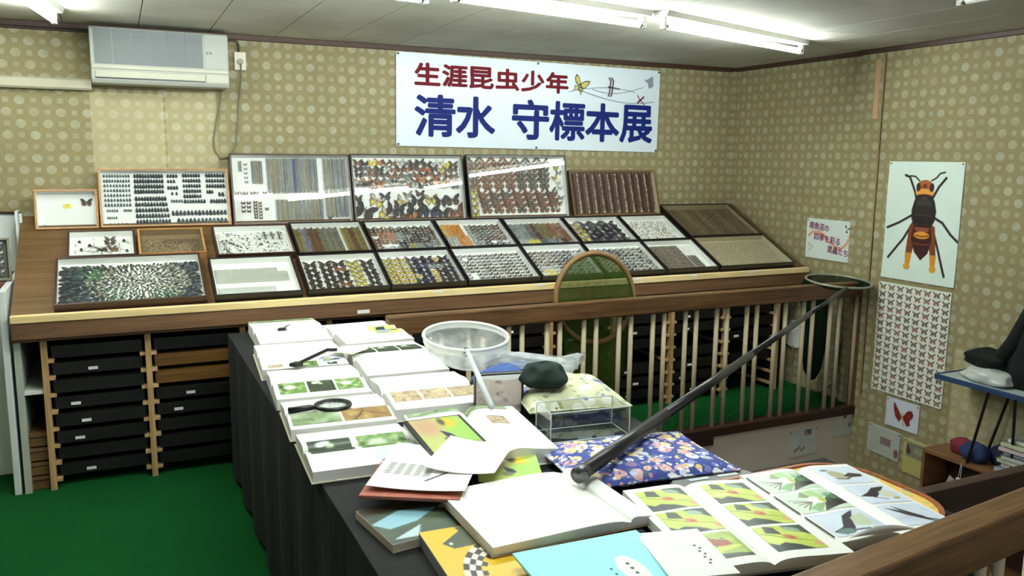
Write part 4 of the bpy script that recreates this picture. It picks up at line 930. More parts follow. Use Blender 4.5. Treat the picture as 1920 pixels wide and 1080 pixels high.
# pinned leaflets
cv = Cv(60, 44, (176, 182, 172)); A = cv.asp
for k in range(12): cv.line([(A*.08, .92-.07*k), (A*RND.uniform(.4, .9), .92-.07*k)], .02, (146, 150, 142), .6)
cv.poly([(A*.40, .40), (A*.72, .40), (A*.72, .66), (A*.40, .66)], (130, 112, 112)); cv.ell(A*.9, .25, A*.07, .15, (134, 84, 84))
wall_sheet('leaflet', 'grey printed leaflet pinned left of the yellowed one', 'leaflet', -1.580, -1.838, -0.268, -0.076, cv, tilt=math.radians(2))
cv = Cv(44, 54, (178, 172, 104)); A = cv.asp; cv.poly([(A*.12, .50), (A*.97, .50), (A*.97, .92), (A*.12, .92)], (120, 120, 104)); cv.poly([(A*.12, .56), (A*.30, .60), (A*.22, .80), (A*.12, .86)], (70, 54, 44)); cv.ell(A*.6, .72, A*.2, .1, (146, 140, 128)); cv.blend((cv.fbm(6, 2)-.5)*.5, (196, 192, 124))
wall_sheet('leaflet', 'yellowed leaflet with a grey picture at its top beside the bookshelf', 'leaflet', -1.868, -2.064, -0.322, -0.092, cv, tilt=math.radians(1))
# hand-lettered sign on the inner wall
cv = Cv(120, 82, (220, 232, 226)); A = cv.asp
cv.line([(A*.06, .56), (A*.14, .66), (A*.30, .68), (A*.42, .60), (A*.52, .46), (A*.66, .36), (A*.80, .32), (A*.90, .46), (A*.97, .66)], .06, (224, 150, 110), .85)
cv.line([(A*.20, .62), (A*.36, .63), (A*.46, .52)], .035, (210, 120, 90), .8)
sg = wall_sheet('paper_sign', 'white paper sign with purple hand lettering and small butterflies', 'sign', -0.875, -1.294, 0.975, 1.260, cv, x=-0.001)
PURP = simple('purple_ink', rgb(132, 40, 92), 0.6)
for s, u, v, wd in (('南魚沼の', -0.185, 0.205, 0.185), ('四季を彩る', -0.135, 0.125, 0.245), ('昆蟲たち', 0.0, 0.045, 0.185)):
    text_mesh('lettering', s, wd, 0.052, PURP, sg, (u, v+0.01, 0.0068), (0, 0, -0.10), 0.0012)
for u, v, col in ((0.165, 0.225, 'dark'), (-0.165, 0.075, 'yellow')):
    m = MB(); m.add([Vector((u, v, .0068)), Vector((u-.006, v+.035, .0068)), Vector((u-.02, v+.03, .0068)), Vector((u+.022, v+.022, .0068)), Vector((u+.03, v+.008, .0068)), Vector((u+.012, v-.022, .0068)), Vector((u-.014, v-.016, .0068))], [(0, 1, 2), (0, 4, 3), (0, 6, 5)]); m.build('printed_butterfly', INKS[col], sg)
# pale strip of tape and bare paper near the ceiling
tag(MB().box(-0.0325, -0.0305, -1.455, -1.415, 1.95, 2.33).build('tape_strip', simple('tape', rgb(190, 150, 112), 0.3)), 'peeling brown tape strip on the wallpaper near the ceiling', 'tape')
# papers on the white stairwell panel
def panel_sheet(label, x0, x1, z0, z1, cv):
    t = thing('notice', label, 'notice', ((x0+x1)/2, SY1-0.001, z0), (PI/2, math.radians(-1.5), 0)); Wd, Ht = x1-x0, z1-z0
    link('print', cv.mesh('print', Wd, Ht, PRINT, lambda X, Y: 0.003+0*X), t, (0, Ht/2, 0)); MB().box(-Wd/2, Wd/2, 0, Ht, .0002, .001).build('backing', WHITE, t)
    pn = MB().sphere((0, 0, 0.006), 0.004, 8, 5).mesh('pin', MATS['pin_dark'])
    for u in (-Wd/2+.01, Wd/2-.01): link('pin', pn, t, (u, Ht-.01, 0))
cv = Cv(50, 40, (206, 210, 206)); A = cv.asp; cv.poly([(A*.55, .72), (A*.78, .72), (A*.78, .92), (A*.55, .92)], (110, 104, 104)); cv.ell(A*.62, .8, A*.05, .06, (190, 150, 150))
for q in range(5): cv.ell(A*(.22+.08*q), .22+.05*(q % 3), A*.035, .05, (150, 104, 84))
for q in range(5): cv.line([(A*.3, .62-.06*q), (A*.7, .62-.06*q)], .015, (170, 172, 170), .6)
panel_sheet('white notice with a group photo on the stairwell panel', -0.592, -0.342, -0.295, -0.108, cv)
cv = Cv(40, 40, (204, 208, 204)); cv.ell(.55, .75, .09, .07, (150, 84, 84)); cv.ell(.8, .4, .08, .1, (130, 136, 130))
panel_sheet('white notice in the corner of the stairwell panel, a red mark above', -0.195, -0.012, -0.206, -0.03, cv)
# round white fan on the wall behind the balusters
fan = thing('paper_fan', 'round white hand fan hung low on the wall behind the balusters', 'fan', (-0.012, -0.825, 0.385), (PI/2, 0, -PI/2))
m = MB(); m.prism([(0.115*math.cos(a)*1.1, 0.105*math.sin(a)) for a in [2*PI*i/28 for i in range(28)]], 0, 0.003); m.build('leaf', WHITE, fan)
for k in range(7):
    a = PI/2+(k-3)*0.28; MB().tube([(0, 0.0, 0.004), (0.10*math.cos(a), 0.10*math.sin(a)-0.005, 0.004)], 0.0015, 4).build('rib', OFFWHITE, fan)
MB().tube([(0, -0.09, 0.005), (0.0, -0.2, 0.005)], 0.006, 6).build('handle', HONEY, fan)
# cord on the floor of the wall
tag(MB().tube([(-0.02, -1.28, 0.86), (-0.012, -1.285, 0.5), (-0.02, -1.25, 0.12), (-0.05, -1.15, 0.02), (-0.1, -0.95, 0.008)], 0.005, 6).build('wall_cable', MATS['cable_dark'], smooth=True), 'thin dark cable hanging down the corner of the wall step', 'cable')
# ================================================================ tables under the books
TZ = 0.77; TZ1 = 0.77
def cloth_table(label_t, label_c, x0, x1, y0, y1, zt=TZ):
    cx, cy = (x0+x1)/2, (y0+y1)/2; W2, H2 = (x1-x0)/2, (y1-y0)/2
    t = thing('folding_table', label_t, 'table', (cx, cy, 0), (0, 0, 0), 'tables under the black cloths')
    MB().box(-W2+.01, W2-.01, -H2+.01, H2-.01, zt-.03, zt-.006).build('tabletop', HONEY, t)
    for sx in (-1, 1):
        for sy in (-1, 1): MB().tube([(sx*(W2-.06), sy*(H2-.06), 0), (sx*(W2-.06), sy*(H2-.06), zt-.03)], .014, 8).build('leg', CHROME, t)
    n = 40; per = []
    for i in range(n): per.append((-W2+2*W2*i/n, -H2))
    for i in range(n): per.append((W2, -H2+2*H2*i/n))
    for i in range(n): per.append((W2-2*W2*i/n, H2))
    for i in range(n): per.append((-W2, H2-2*H2*i/n))
    m = MB(); loops = []
    for k, (z, am) in enumerate(((zt-.0005, 0), (zt-.006, 0.004), (zt-.25, .012), (0.04, .02))):
        loops.append([Vector((x*(1+.004)+am*math.sin(j*1.31)*(1 if abs(abs(x)-W2) < 1e-6 else 0.3)*math.copysign(1, x)*.6, y*(1+.003)+am*math.cos(j*1.31)*(1 if abs(abs(y)-H2) < 1e-6 else 0.3)*.6, z)) for j, (x, y) in enumerate(per)])
    m.loft(loops[::-1], (False, False)); m.add([Vector((-W2*1.004, -H2*1.003, zt-.0005)), Vector((W2*1.004, -H2*1.003, zt-.0005)), Vector((W2*1.004, H2*1.003, zt-.0005)), Vector((-W2*1.004, H2*1.003, zt-.0005))], [(0, 1, 2, 3)])
    tag(m.build('tablecloth', BLACKCLOTH, loc=(cx, cy, 0)), label_c, 'tablecloth')
cloth_table('long folding table hidden under black cloth and rows of open albums', 'black cloth over the long table of open albums', -4.09, -3.372, -4.10, -1.08, TZ1)
cloth_table('narrow table hidden under black cloth and floral cushions', 'black cloth under the cushions by the stairwell', -3.338, -2.95, -3.63, -2.42)
cloth_table('small table hidden under black cloth and the yellow tray', 'black cloth under the yellow tray', -3.338, -2.63, -4.19, -3.66)

# ================================================================ photographs (painted grids)
def photo(kind, w=44, h=33, seed=0):
    r = np.random.default_rng(seed+100); cv = Cv(w, h, (200, 210, 190)); A = cv.asp
    if kind == 'leaf':
        cv.a[:] = (196, 208, 104); cv.blend((cv.fbm(4, seed)-.45)*2.2, (226, 230, 160))
        cv.poly([(0, 0), (A*.75, 0), (A*.55, .18), (A*.3, .30), (A*.14, .22), (0, .36)], (34, 62, 48)); cv.poly([(A*.15, .72), (A*.42, .62), (A*.40, .92), (A*.22, 1.0)], (70, 84, 52))
        cv.poly([(A*.62, .88), (A, .55), (A, 1), (A*.55, 1)], (52, 84, 66)); cv.ell(A*.72, .82, A*.16, .10, (160, 178, 164), -.4, .4)
        cv.poly([(A*.05, .70), (A*.40, .46), (A*.95, .30), (A*.98, .20), (A*.55, .34), (A*.30, .44)], (214, 226, 120)); cv.line([(A*.04, .72), (A*.45, .44), (A*.98, .26)], .03, (126, 150, 60))
        cv.ell(A*.52, .50, A*.12, .10, (208, 150, 104), -.5, .3); cv.ell(A*.55, .48, A*.06, .05, (186, 116, 84)); cv.ell(A*.93, .20, A*.09, .10, (214, 178, 140), 0, .5)
    elif kind == 'leaf2':
        cv.a[:] = (190, 204, 110); cv.blend((cv.fbm(3, seed)-.4)*2, (150, 172, 90)); cv.ell(A*.25, .78, A*.22, .2, (150, 150, 140), 0, .6); cv.poly([(0, 0), (A, 0), (A, .1), (A*.5, .16), (0, .30)], (52, 70, 44))
        cv.poly([(A*.36, .86), (A*.44, .80), (A*.78, .62), (A*.80, .42), (A*.58, .44), (A*.40, .52)], (176, 100, 56)); 
        for q in range(26): cv.ell(A*r.uniform(.40, .76), r.uniform(.46, .74), .016, .016, (110, 60, 40))
        cv.ell(A*.55, .34, A*.4, .08, (206, 214, 120), .15, .3)
    elif kind == 'plant':
        cv.a[:] = (216, 230, 214); cv.poly([(A*.42, 0), (A, .25), (A, .78), (A*.72, .55), (A*.60, .34)], (26, 34, 26)); cv.poly([(A*.46, .36), (A*.44, .95), (A*.66, 1), (A*.72, .62)], (176, 206, 150)); cv.poly([(A*.30, .75), (A*.44, .98), (A*.5, .6)], (150, 160, 130))
        cv.ell(A*.50, .52, A*.12, .17, (244, 250, 236)); cv.ell(A*.62, .48, A*.06, .12, (190, 196, 110))
        for q in range(5): cv.line([(A*.40, .46), (A*(.06+.03*q), .66-.13*q)], .03, (120+20*(q % 2), 110, 100))
        cv.poly([(A*.22, .20), (A*.5, .40), (A*.42, .08), (A*.3, .05)], (140, 190, 140)); cv.poly([(A*.30, .05), (A*.36, .02), (A*.62, .34), (A*.5, .36)], (150, 176, 120))
        for q in range(16): cv.line([(A*r.uniform(.7, .95), r.uniform(.35, .7)), (A*r.uniform(.75, 1), r.uniform(.4, .85))], .03, (120, 160, 126))
    elif kind == 'wing':
        cv.a[:] = (222, 230, 240); cv.blend((cv.fbm(3, seed)-.4)*1.3, (206, 212, 232)); v = seed % 4
        if v == 0: cv.ell(A*.36, .50, A*.18, .26, (196, 192, 164), .4, .25); cv.poly([(A*.45, .44), (A*.70, .62), (A*.94, .50), (A*.86, .36), (A*.6, .36)], (66, 58, 60)); cv.ell(A*.2, .8, A*.09, .05, (150, 132, 140)); cv.line([(A*.2, .3), (A*.42, .26), (A*.66, .42)], .05, (84, 74, 76))
        elif v == 1: cv.poly([(A*.05, .40), (A*.30, .54), (A*.60, .80), (A*.92, .84), (A*.70, .62), (A*.36, .30)], (62, 46, 58)); cv.ell(A*.72, .46, A*.18, .17, (214, 220, 200), .2, .3); cv.ell(A*.78, .22, A*.08, .05, (196, 168, 120)); cv.line([(A*.3, .3), (A*.55, .2)], .03, (110, 104, 110))
        elif v == 2: cv.poly([(A*.08, .86), (A*.28, .70), (A*.60, .36), (A*.88, .12), (A*.70, .10), (A*.34, .44)], (70, 66, 72)); cv.poly([(A*.28, .92), (A*.46, .64), (A*.66, .34), (A*.56, .36), (A*.34, .66)], (58, 50, 60)); cv.ell(A*.78, .14, A*.12, .08, (130, 150, 146), -.7)
        else: cv.poly([(A*.05, .22), (A*.30, .36), (A*.52, .78), (A*.80, .94), (A*.72, .80), (A*.58, .56), (A*.46, .24), (A*.2, .05)], (58, 48, 64)); cv.poly([(A*.52, .34), (A*.60, .66), (A*.88, .80), (A*.84, .32), (A*.7, .24)], (206, 214, 190)); cv.ell(A*.26, .18, A*.16, .12, (126, 150, 150)); cv.line([(A*.4, .18), (A*.66, .14)], .05, (90, 90, 100)); cv.ell(A*.78, .12, A*.06, .05, (206, 176, 140))
    elif kind == 'dusk':
        cv.a[:] = (78, 92, 74); cv.blend((cv.fbm(4, seed)-.4)*1.5, (112, 124, 100)); cv.ell(A*.35, .74, A*.18, .13, (226, 236, 226), .3, .35); cv.ell(A*.5, .62, A*.1, .08, (190, 206, 176), 0, .5)
    elif kind == 'grass':
        cv.a[:] = (126, 160, 96); cv.blend((cv.fbm(7, seed)-.4)*2.4, (206, 220, 176)); cv.blend((.42-cv.fbm(6, seed+9))*3, (52, 84, 48)); cv.ell(A*.4, .5, A*.22, .16, (226, 232, 216), 0, .5)
    elif kind == 'sand':
        cv.a[:] = (206, 192, 166); cv.blend((cv.fbm(8, seed)-.45)*2.5, (150, 124, 100)); cv.blend((cv.fbm(5, seed+4)-.5)*2, (228, 216, 176)); cv.poly([(0, .92), (A, .88), (A, 1), (0, 1)], (124, 116, 118))
    elif kind == 'forest':
        cv.a[:] = (170, 140, 100); cv.blend((cv.fbm(5, seed)-.4)*2, (206, 190, 130)); cv.line([(A*.2, 0), (A*.45, .5), (A*.42, 1)], .05, (110, 96, 70)); cv.line([(A*.45, .5), (A*.9, .2)], .04, (120, 104, 76)); cv.ell(A*.8, .85, A*.15, .12, (190, 186, 160), 0, .5)
    elif kind == 'blur':
        cv.a[:] = (216, 222, 150); cv.ell(A*.85, .4, A*.35, .6, (186, 222, 130), 0, 1); cv.ell(A*.25, .75, A*.25, .25, (222, 186, 160), 0, 1); cv.ell(A*.7, .82, A*.12, .14, (240, 214, 80), 0, .9); cv.ell(A*.58, .86, A*.06, .1, (130, 120, 100), 0, .9); cv.ell(A*.88, .10, A*.18, .1, (130, 190, 160), 0, 1)
        cv.poly([(A*.42, .62), (A*.58, .50), (A*.62, .38), (A*.52, .36), (A*.46, .44)], (76, 84, 108)); cv.ell(A*.48, .34, A*.09, .08, (150, 150, 120), 0, .6)
    elif kind == 'strip':
        cv.a[:] = (150, 170, 130); cv.blend((cv.fbm(2, seed)-.4)*2.5, (214, 222, 206)); cv.blend((.4-cv.fbm(3, seed+5))*3, (96, 112, 84))
    elif kind == 'bird':
        cv.a[:] = (240, 242, 240); cv.line([(A*.55, .4), (A*.75, .85)], .10, (60, 60, 60)); cv.ell(A*.5, .35, A*.12, .16, (60, 64, 64)); cv.ell(A*.12, .2, A*.08, .08, (96, 90, 84)); cv.line([(A*.0, .05), (A*.3, .2)], .07, (150, 156, 150))
    elif kind == 'blue':
        cv.a[:] = (214, 214, 150); cv.ell(A*.5, .5, A*.3, .25, (150, 196, 206), 0, .6); cv.poly([(A*.3, .70), (A*.62, .74), (A*.62, .92), (A*.28, .90)], (80, 92, 104)); cv.ell(A*.75, .35, A*.14, .12, (150, 140, 90), 0, .5); cv.ell(A*.3, .15, A*.25, .1, (176, 186, 190), 0, .5)
    cv.a[:] = 255*(np.clip(cv.a, 0, 255)/255)**1.35
    return cv

# ================================================================ open books and albums
class OpenBook:
    """open book: two page blocks with a curved top and a gutter, lying on covers. Local x across the spine, y along it."""
    def __init__(s, name, label, cx, cy, z, ang, W, H, th, cover, cat='album', group=None, gut=0.5, rise=0.35, page=WHITE, tilt=0.0):
        s.t = thing(name, label, cat, (cx, cy, z), (0, tilt, math.radians(ang)), group); s.W, s.H, s.th, s.gut, s.rise = W, H, th, gut, rise
        m = MB(); m.box(-W/2-.004, W/2+.004, -H/2-.005, H/2+.005, 0, .004); m.build('cover', cover, s.t, bevel=.001)
        n = 14; g = (gut-.5)*W
        for sd in (-1, 1):
            e = sd*W/2; xs = [g+(e-g)*k/n for k in range(n+1)]; m = MB(); top = []; bot = []
            loops = []
            for y in (-H/2, H/2): loops.append([Vector((x, y, .004)) for x in xs]+[Vector((x, y, s.zt(x))) for x in reversed(xs)])
            m.loft(loops); s.pg = getattr(s, 'pg', {}); s.pg[sd] = m.build('pages', page, s.t)
    def zt(s, x):
        g = (s.gut-.5)*s.W; e = s.W/2-g if x > g else s.W/2+g; q = min(abs(x-g)/max(e, 1e-6), 1)
        return .004+s.th*(1-.5*math.exp(-q*14)+s.rise*math.exp(-((q-.28)/.3)**2)*.5-.12*q*q)
    def pic(s, cv, x0, x1, y0, y1, rot=0, mat=GLOSSY, name='photo'):
        """flat print following the page; rot in quarter turns"""
        Wd, Hd = x1-x0, y1-y0; xc, yc = (x0+x1)/2, (y0+y1)/2; zf = np.vectorize(s.zt)
        if rot % 2 == 0: me = cv.mesh(name, Wd, Hd, mat)
        else: me = cv.mesh(name, Hd, Wd, mat)
        n = len(me.vertices); c_ = np.empty(n*3, np.float32); me.vertices.foreach_get('co', c_); c_ = c_.reshape(-1, 3); a = rot*PI/2
        x = c_[:, 0]*math.cos(a)-c_[:, 1]*math.sin(a); y = c_[:, 0]*math.sin(a)+c_[:, 1]*math.cos(a)
        o_ = np.stack([x+xc, y+yc, zf(x+xc)+.0008], -1).astype(np.float32); me.vertices.foreach_set('co', o_.ravel()); me.update()
        return link(name, me, s.pg[1 if xc > (s.gut-.5)*s.W else -1])
COVER = {k: simple('cover_'+k, v, .5) for k, v in dict(grey=rgb(150, 150, 146), dark=rgb(38, 40, 48), cream=rgb(226, 214, 190), red=rgb(150, 76, 64), tan=rgb(150, 120, 86), blue=rgb(150, 170, 200), white=rgb(232, 232, 228)).items()}
ZB = TZ1+.0005
def rot_pics(b, kinds, xr, yr, rot, w=44, h=33, seed=0, gap=.008):
    """a row of photos along the spine (local y)"""
    n = len(kinds)
    for i, k in enumerate(kinds):
        a = yr[0]+(yr[1]-yr[0])*i/n; c_ = yr[0]+(yr[1]-yr[0])*(i+1)/n-gap
        b.pic(photo(k, w, h, seed+i*3), xr[0], xr[1], a, c_, rot)
# Spine of these albums runs across the table, so local x points to the far side (ang = 90).
b = OpenBook('photo_album', 'open album with a strip of green photos at the far end of the table', -3.83, -1.335, ZB, 90-2, .52, .335, .046, COVER['grey']); b.pic(photo('strip', 80, 14, 1), .235, .292, -.165, .165, 3); b.pic(photo('bird', 60, 26, 2), -.02, .10, -.06, .12, 3)
b = OpenBook('photo_album', 'open album with yellow and blue pictures behind the insect net', -3.485, -1.50, ZB, 90+2, .48, .33, .046, COVER['cream']); b.pic(photo('blue', 40, 40, 4), -.12, .05, -.155, -.02, 3)
b = OpenBook('photo_album', 'open album under the folding magnifier with small dark pictures', -3.88, -1.855, ZB, 90-4, .47, .35, .046, COVER['cream'])
b.pic(photo('grass', 30, 20, 11), -.235, -.16, -.05, .04, 3); b.pic(photo('wing', 40, 20, 4), -.19, -.12, -.16, -.06, 3); b.pic(photo('dusk', 24, 12, 5), -.225, -.19, -.13, -.09, 3); b.pic(photo('sand', 30, 12, 6), -.215, -.175, .09, .15, 3)
b = OpenBook('photo_album', 'open album with a row of three dusky green photos', -3.52, -2.06, ZB, 90-3, .56, .34, .046, COVER['white']); rot_pics(b, ['dusk', 'dusk', 'dusk'], (.06, .19), (.155, -.155) if False else (-.155, .16), 3, seed=20)
b = OpenBook('photo_album', 'open album with three leafy green photos next to the cabinet aisle', -3.905, -2.325, ZB, 90-4, .42, .34, .046, COVER['dark']); rot_pics(b, ['grass', 'dusk', 'grass'], (-.16, -.035), (-.155, .16), 3, seed=30)
b = OpenBook('photo_album', 'open album with three sandy brown photos below the white net', -3.55, -2.60, ZB, 90-4, .44, .345, .046, COVER['white']); rot_pics(b, ['sand', 'sand', 'sand'], (-.145, -.02), (-.16, .165), 3, seed=40)
b = OpenBook('photo_album', 'open album under the round magnifying glass with a forest photo', -3.92, -2.715, ZB, 90-4, .32, .345, .040, COVER['cream']); rot_pics(b, ['forest', 'strip'], (-.13, -.0), (-.165, .17), 3, seed=50)
b = OpenBook('thick_book', 'thick open white book under the black-rimmed butterfly picture', -3.57, -3.125, ZB, -7, .385, .45, .048, COVER['white'], 'book', gut=.55); b.pic(photo('strip', 70, 12, 61), -.185, .16, .185, .222, 0); b.pic(photo('sand', 30, 30, 62), .06, .12, .02, .10, 0)
b = OpenBook('photo_album', 'open album with small butterfly pictures beside the black-rimmed picture', -3.94, -3.08, ZB, 90-3, .34, .33, .035, COVER['cream']); b.pic(photo('wing', 36, 20, 3), -.17, -.06, -.15, -.03, 3); b.pic(photo('grass', 30, 20, 63), -.05, .06, -.15, .0, 3); b.pic(photo('dusk', 30, 20, 64), -.05, .06, .02, .15, 3)
# black-rimmed picture
pf = thing('framed_picture', 'black-rimmed picture of a butterfly on yellow-green blur', 'picture', (-3.70, -3.20, ZB+.066), (math.radians(4), 0, math.radians(-1)))
f = MB(); w2, h2 = .095, .142
f.box(-w2, w2, -h2, h2, 0, .012); f.build('backboard', BLACKPL, pf, bevel=.004)
link('print', photo('blur', 80, 110, 70).mesh('print', .165, .262, GLOSSY), pf, (0, 0, .0128))
MB().box(-.086, .086, -.134, .134, .0135, .0145).build('glass', GLASS, pf)
# loose sheets
def sheet(name, label, cx, cy, z, ang, W, H, cv=None, bend=.006, cat='paper', mat=PRINT, thick=.0012, zt=None):
    t = thing(name, label, cat, (cx, cy, z), (0, 0, math.radians(ang)))
    fn = zt or (lambda X, Y: thick+bend*(np.abs(X)/W*2)**2)
    if cv is None: cv = Cv(16, 20, (240, 240, 234))
    me = cv.mesh('sheet', W, H, mat, fn); o_ = link('sheet', me, t); sm = o_.modifiers.new('thickness', 'SOLIDIFY'); sm.thickness = .0008; sm.offset = -1
    return t
cv = Cv(60, 80, (244, 244, 240)); A = cv.asp
for j in range(7):
    for i in range(5): cv.line([(A*(.10+.10*i), .30+.035*j), (A*(.15+.10*i), .31+.035*j)], .016, (60, 62, 60))
cv.line([(A*.55, .20), (A*.72, .38)], .022, (40, 40, 40))
sheet('loose_sheet', 'loose white sheet printed with rows of small dark marks', -3.83, -3.405, .835, -32, .26, .33, cv)
sheet('loose_sheet', 'blank loose white sheet curling beside the butterfly picture', -3.70, -3.395, .842, -38, .20, .26, None, .01)
cv = photo('blur', 50, 60, 80); sheet('photo_page', 'pale yellow-green photo page sticking out from under loose sheets', -3.60, -3.43, .80, -20, .18, .20, cv)
# stack at the near left
def book(name, label, cx, cy, z, ang, W, H, th, cov, top=None, page=COVER['cream'], rnd=.002):
    t = thing(name, label, 'book', (cx, cy, z), (0, 0, math.radians(ang)))
    MB().box(-W/2+.003, W/2-.003, -H/2+.003, H/2-.003, .003, th-.003).build('pages', page, t)
    c_ = MB(); c_.box(-W/2, W/2, -H/2, H/2, 0, .003); c_.box(-W/2, W/2, -H/2, H/2, th-.003, th); c_.box(-W/2, -W/2+.003, -H/2, H/2, .003, th-.003); c_.build('cover', cov, t, bevel=.0008)
    if top is not None: link('cover_print', top.mesh('cover_print', W-.002, H-.002, GLOSSY), t, (0, 0, th+.0006))
    return t
cv = Cv(60, 60, (58, 74, 62)); A = cv.asp; cv.blend((cv.fbm(4, 91)-.4)*2, (84, 100, 74)); cv.poly([(A*.0, .55), (A*.3, .75), (A*.62, .62), (A*.36, .40), (A*.1, .35)], (150, 196, 214)); cv.ell(A*.68, .6, A*.05, .05, (240, 246, 246)); cv.poly([(A*.05, .1), (A*.35, .3), (A*.25, .05)], (190, 216, 220)); cv.poly([(0, .78), (A, .72), (A, 1), (0, 1)], (60, 52, 36))
book('picture_magazine', 'dark green and pale blue picture magazine under the loose sheets', -3.90, -3.60, ZB, 8, .30, .22, .022, COVER['cream'], cv)
cv = Cv(60, 40, (168, 92, 76)); cv.blend((cv.fbm(3, 95)-.4)*1.5, (190, 120, 100))
book('booklet', 'reddish-brown booklet poking out under the printed loose sheet', -3.88, -3.46, ZB+.048, -30, .26, .24, .008, COVER['red'], cv)
cv = Cv(96, 120, (240, 190, 44)); A = cv.asp
cv.poly([(A*.16, .76), (A*.42, .92), (A*.40, .99), (A, 1), (A, .60), (A*.7, .68), (A*.25, .66)], (62, 76, 52)); cv.poly([(A*.55, .99), (A, .99), (A, .66), (A*.62, .72)], (48, 56, 66)); cv.ell(A*.25, .74, A*.02, .02, (250, 250, 250))
for q in range(13):
    for k in range(4):
        if (q+k) % 2: continue
        a0 = PI*.95-q*.17; a1 = a0-.17; r0 = .30+.045*k; r1 = r0+.045; ox, oy = A*.78, .16
        cv.poly([(ox+r0*math.cos(a0)*A*1.3, oy+r0*math.sin(a0)*1.2), (ox+r1*math.cos(a0)*A*1.3, oy+r1*math.sin(a0)*1.2), (ox+r1*math.cos(a1)*A*1.3, oy+r1*math.sin(a1)*1.2), (ox+r0*math.cos(a1)*A*1.3, oy+r0*math.sin(a1)*1.2)], (36, 34, 30))
        if k < 3: cv.poly([(ox+r1*math.cos(a0)*A*1.3, oy+r1*math.sin(a0)*1.2), (ox+(r1+.045)*math.cos(a0)*A*1.3, oy+(r1+.045)*math.sin(a0)*1.2), (ox+(r1+.045)*math.cos(a1)*A*1.3, oy+(r1+.045)*math.sin(a1)*1.2), (ox+r1*math.cos(a1)*A*1.3, oy+r1*math.sin(a1)*1.2)], (244, 240, 226))
cv.poly([(A*.76, .30), (A*.98, .20), (A*.98, .0), (A*.70, .0)], (176, 128, 30))
book('yellow_book', 'yellow book with a black and white chequered arc on its cover', -3.865, -3.875, ZB, -3, .215, .32, .030, COVER['grey'], cv)
book('picture_book', 'book with a grey-green landscape cover under the white and cyan booklets', -3.695, -3.96, ZB, -2, .115, .24, .028, COVER['white'], photo('grass', 60, 50, 97))
# big white open book and booklets on top
b = OpenBook('white_book', 'large blank white open book lying over the near books', -3.645, -3.725, ZB+.031, 0, .42, .345, .022, COVER['tan'], 'book', gut=.86, rise=.2)
INK = simple('print_ink', rgb(70, 74, 80), .6)
cyan = thing('cyan_booklet', 'light cyan booklet with a white title label', 'booklet', (-3.685, -4.085, ZB+.055), (math.radians(1.5), 0, math.radians(-2)))
MB().box(-.155, .155, -.125, .125, 0, .006).build('cover', simple('cyan_cover', rgb(150, 232, 240), .5, var=.03), cyan, bevel=.001)
m = MB(); m.prism([(.055+.028*math.cos(a)+(0 if True else 0), -.03+.062*math.sin(a)) for a in [2*PI*i/20 for i in range(20)]], .006, .0066); m.build('title_label', WHITE, cyan)
for q in range(4): MB().box(.052, .059, -.068+.02*q, -.060+.02*q, .0066, .0071).build('lettering', INK, cyan)
for q in range(4): MB().box(.010, .015, -.08+.022*q, -.074+.022*q, .006, .0065).build('lettering', INK, cyan)
ws2 = thing('white_booklet', 'thin white booklet between the cyan booklet and the leaf album', 'booklet', (-3.49, -4.105, ZB+.060), (math.radians(-1), 0, math.radians(-14)))
MB().box(-.075, .075, -.11, .11, 0, .005).build('cover', COVER['white'], ws2, bevel=.0008)
for q in range(7): MB().box(.030+.007*(q % 2), .035+.007*(q % 2), -.06+.014*q, -.053+.014*q, .005, .0055).build('lettering', INK, ws2)
book('support_book', 'dark hardback under the white booklet', -3.50, -3.985, ZB, -6, .055, .20, .028, COVER['dark'], None)

# ================================================================ yellow tray and the two photo albums
ZB = TZ+.0005

tr = thing('round_cornered_tray', 'round-cornered tray with brown rim and yellow floral cloth', 'tray', (-3.023, -3.945, ZB))
def rrect(w, h, r, n=7):
    P = []
    for cx_, cy_, a0 in ((w/2-r, h/2-r, 0), (-w/2+r, h/2-r, PI/2), (-w/2+r, -h/2+r, PI), (w/2-r, -h/2+r, 1.5*PI)):
        for k in range(n+1): a = a0+PI/2*k/n; P.append((cx_+r*math.cos(a), cy_+r*math.sin(a)))
    return P
m = MB(); A0 = rrect(.757, .445, .15); A1 = rrect(.733, .42, .14); nn_ = len(A0)
m.loft([[Vector((x, y, 0)) for x, y in A0], [Vector((x, y, .026)) for x, y in A0], [Vector((x, y, .026)) for x, y in A1], [Vector((x, y, .016)) for x, y in A1]], (True, True)); m.build('rim', wood('tray_rim', rgb(120, 62, 34), rgb(166, 96, 58), 'X', 1, .35), tr)
YF = floral('yellow_floral', rgb(232, 190, 104), [((rgb(226, 222, 150), rgb(190, 216, 180), rgb(240, 206, 130)), .6, .42), ((rgb(120, 170, 150), rgb(206, 220, 190), rgb(150, 190, 170)), 1.5, .30)], rgb(170, 190, 120), 16)
m = MB(); m.prism(A1, .016, .020); m.build('cloth', YF, tr)
b = OpenBook('photo_album', 'open album of butterflies resting on bright green leaves', -3.27, -3.985, ZB+.028, -11, .375, .44, .022, COVER['grey'], gut=.47, rise=.25)
for i in range(3):
    y1 = .195-.132*i; b.pic(photo(['leaf', 'leaf', 'leaf2'][i], 64, 52, 200+i), -.165, -.038, y1-.118, y1, 0); b.pic(photo(['leaf', 'leaf', 'leaf'][i], 64, 52, 210+i), .018, .145, y1-.118, y1, 0)
b = OpenBook('photo_album', 'open album of plants and black-winged butterflies near the tray corner', -2.922, -4.008, ZB+.028, -9, .345, .42, .022, COVER['grey'], gut=.53, rise=.3)
for i in range(3):
    y1 = .19-.13*i; b.pic(photo(['plant', 'plant', 'wing'][i], 64, 52, [300, 301, 303][i]), -.155, -.008, y1-.118, y1, 0); b.pic(photo('wing', 56, 48, 304+i), .04, .165, y1-.118, y1, 0)
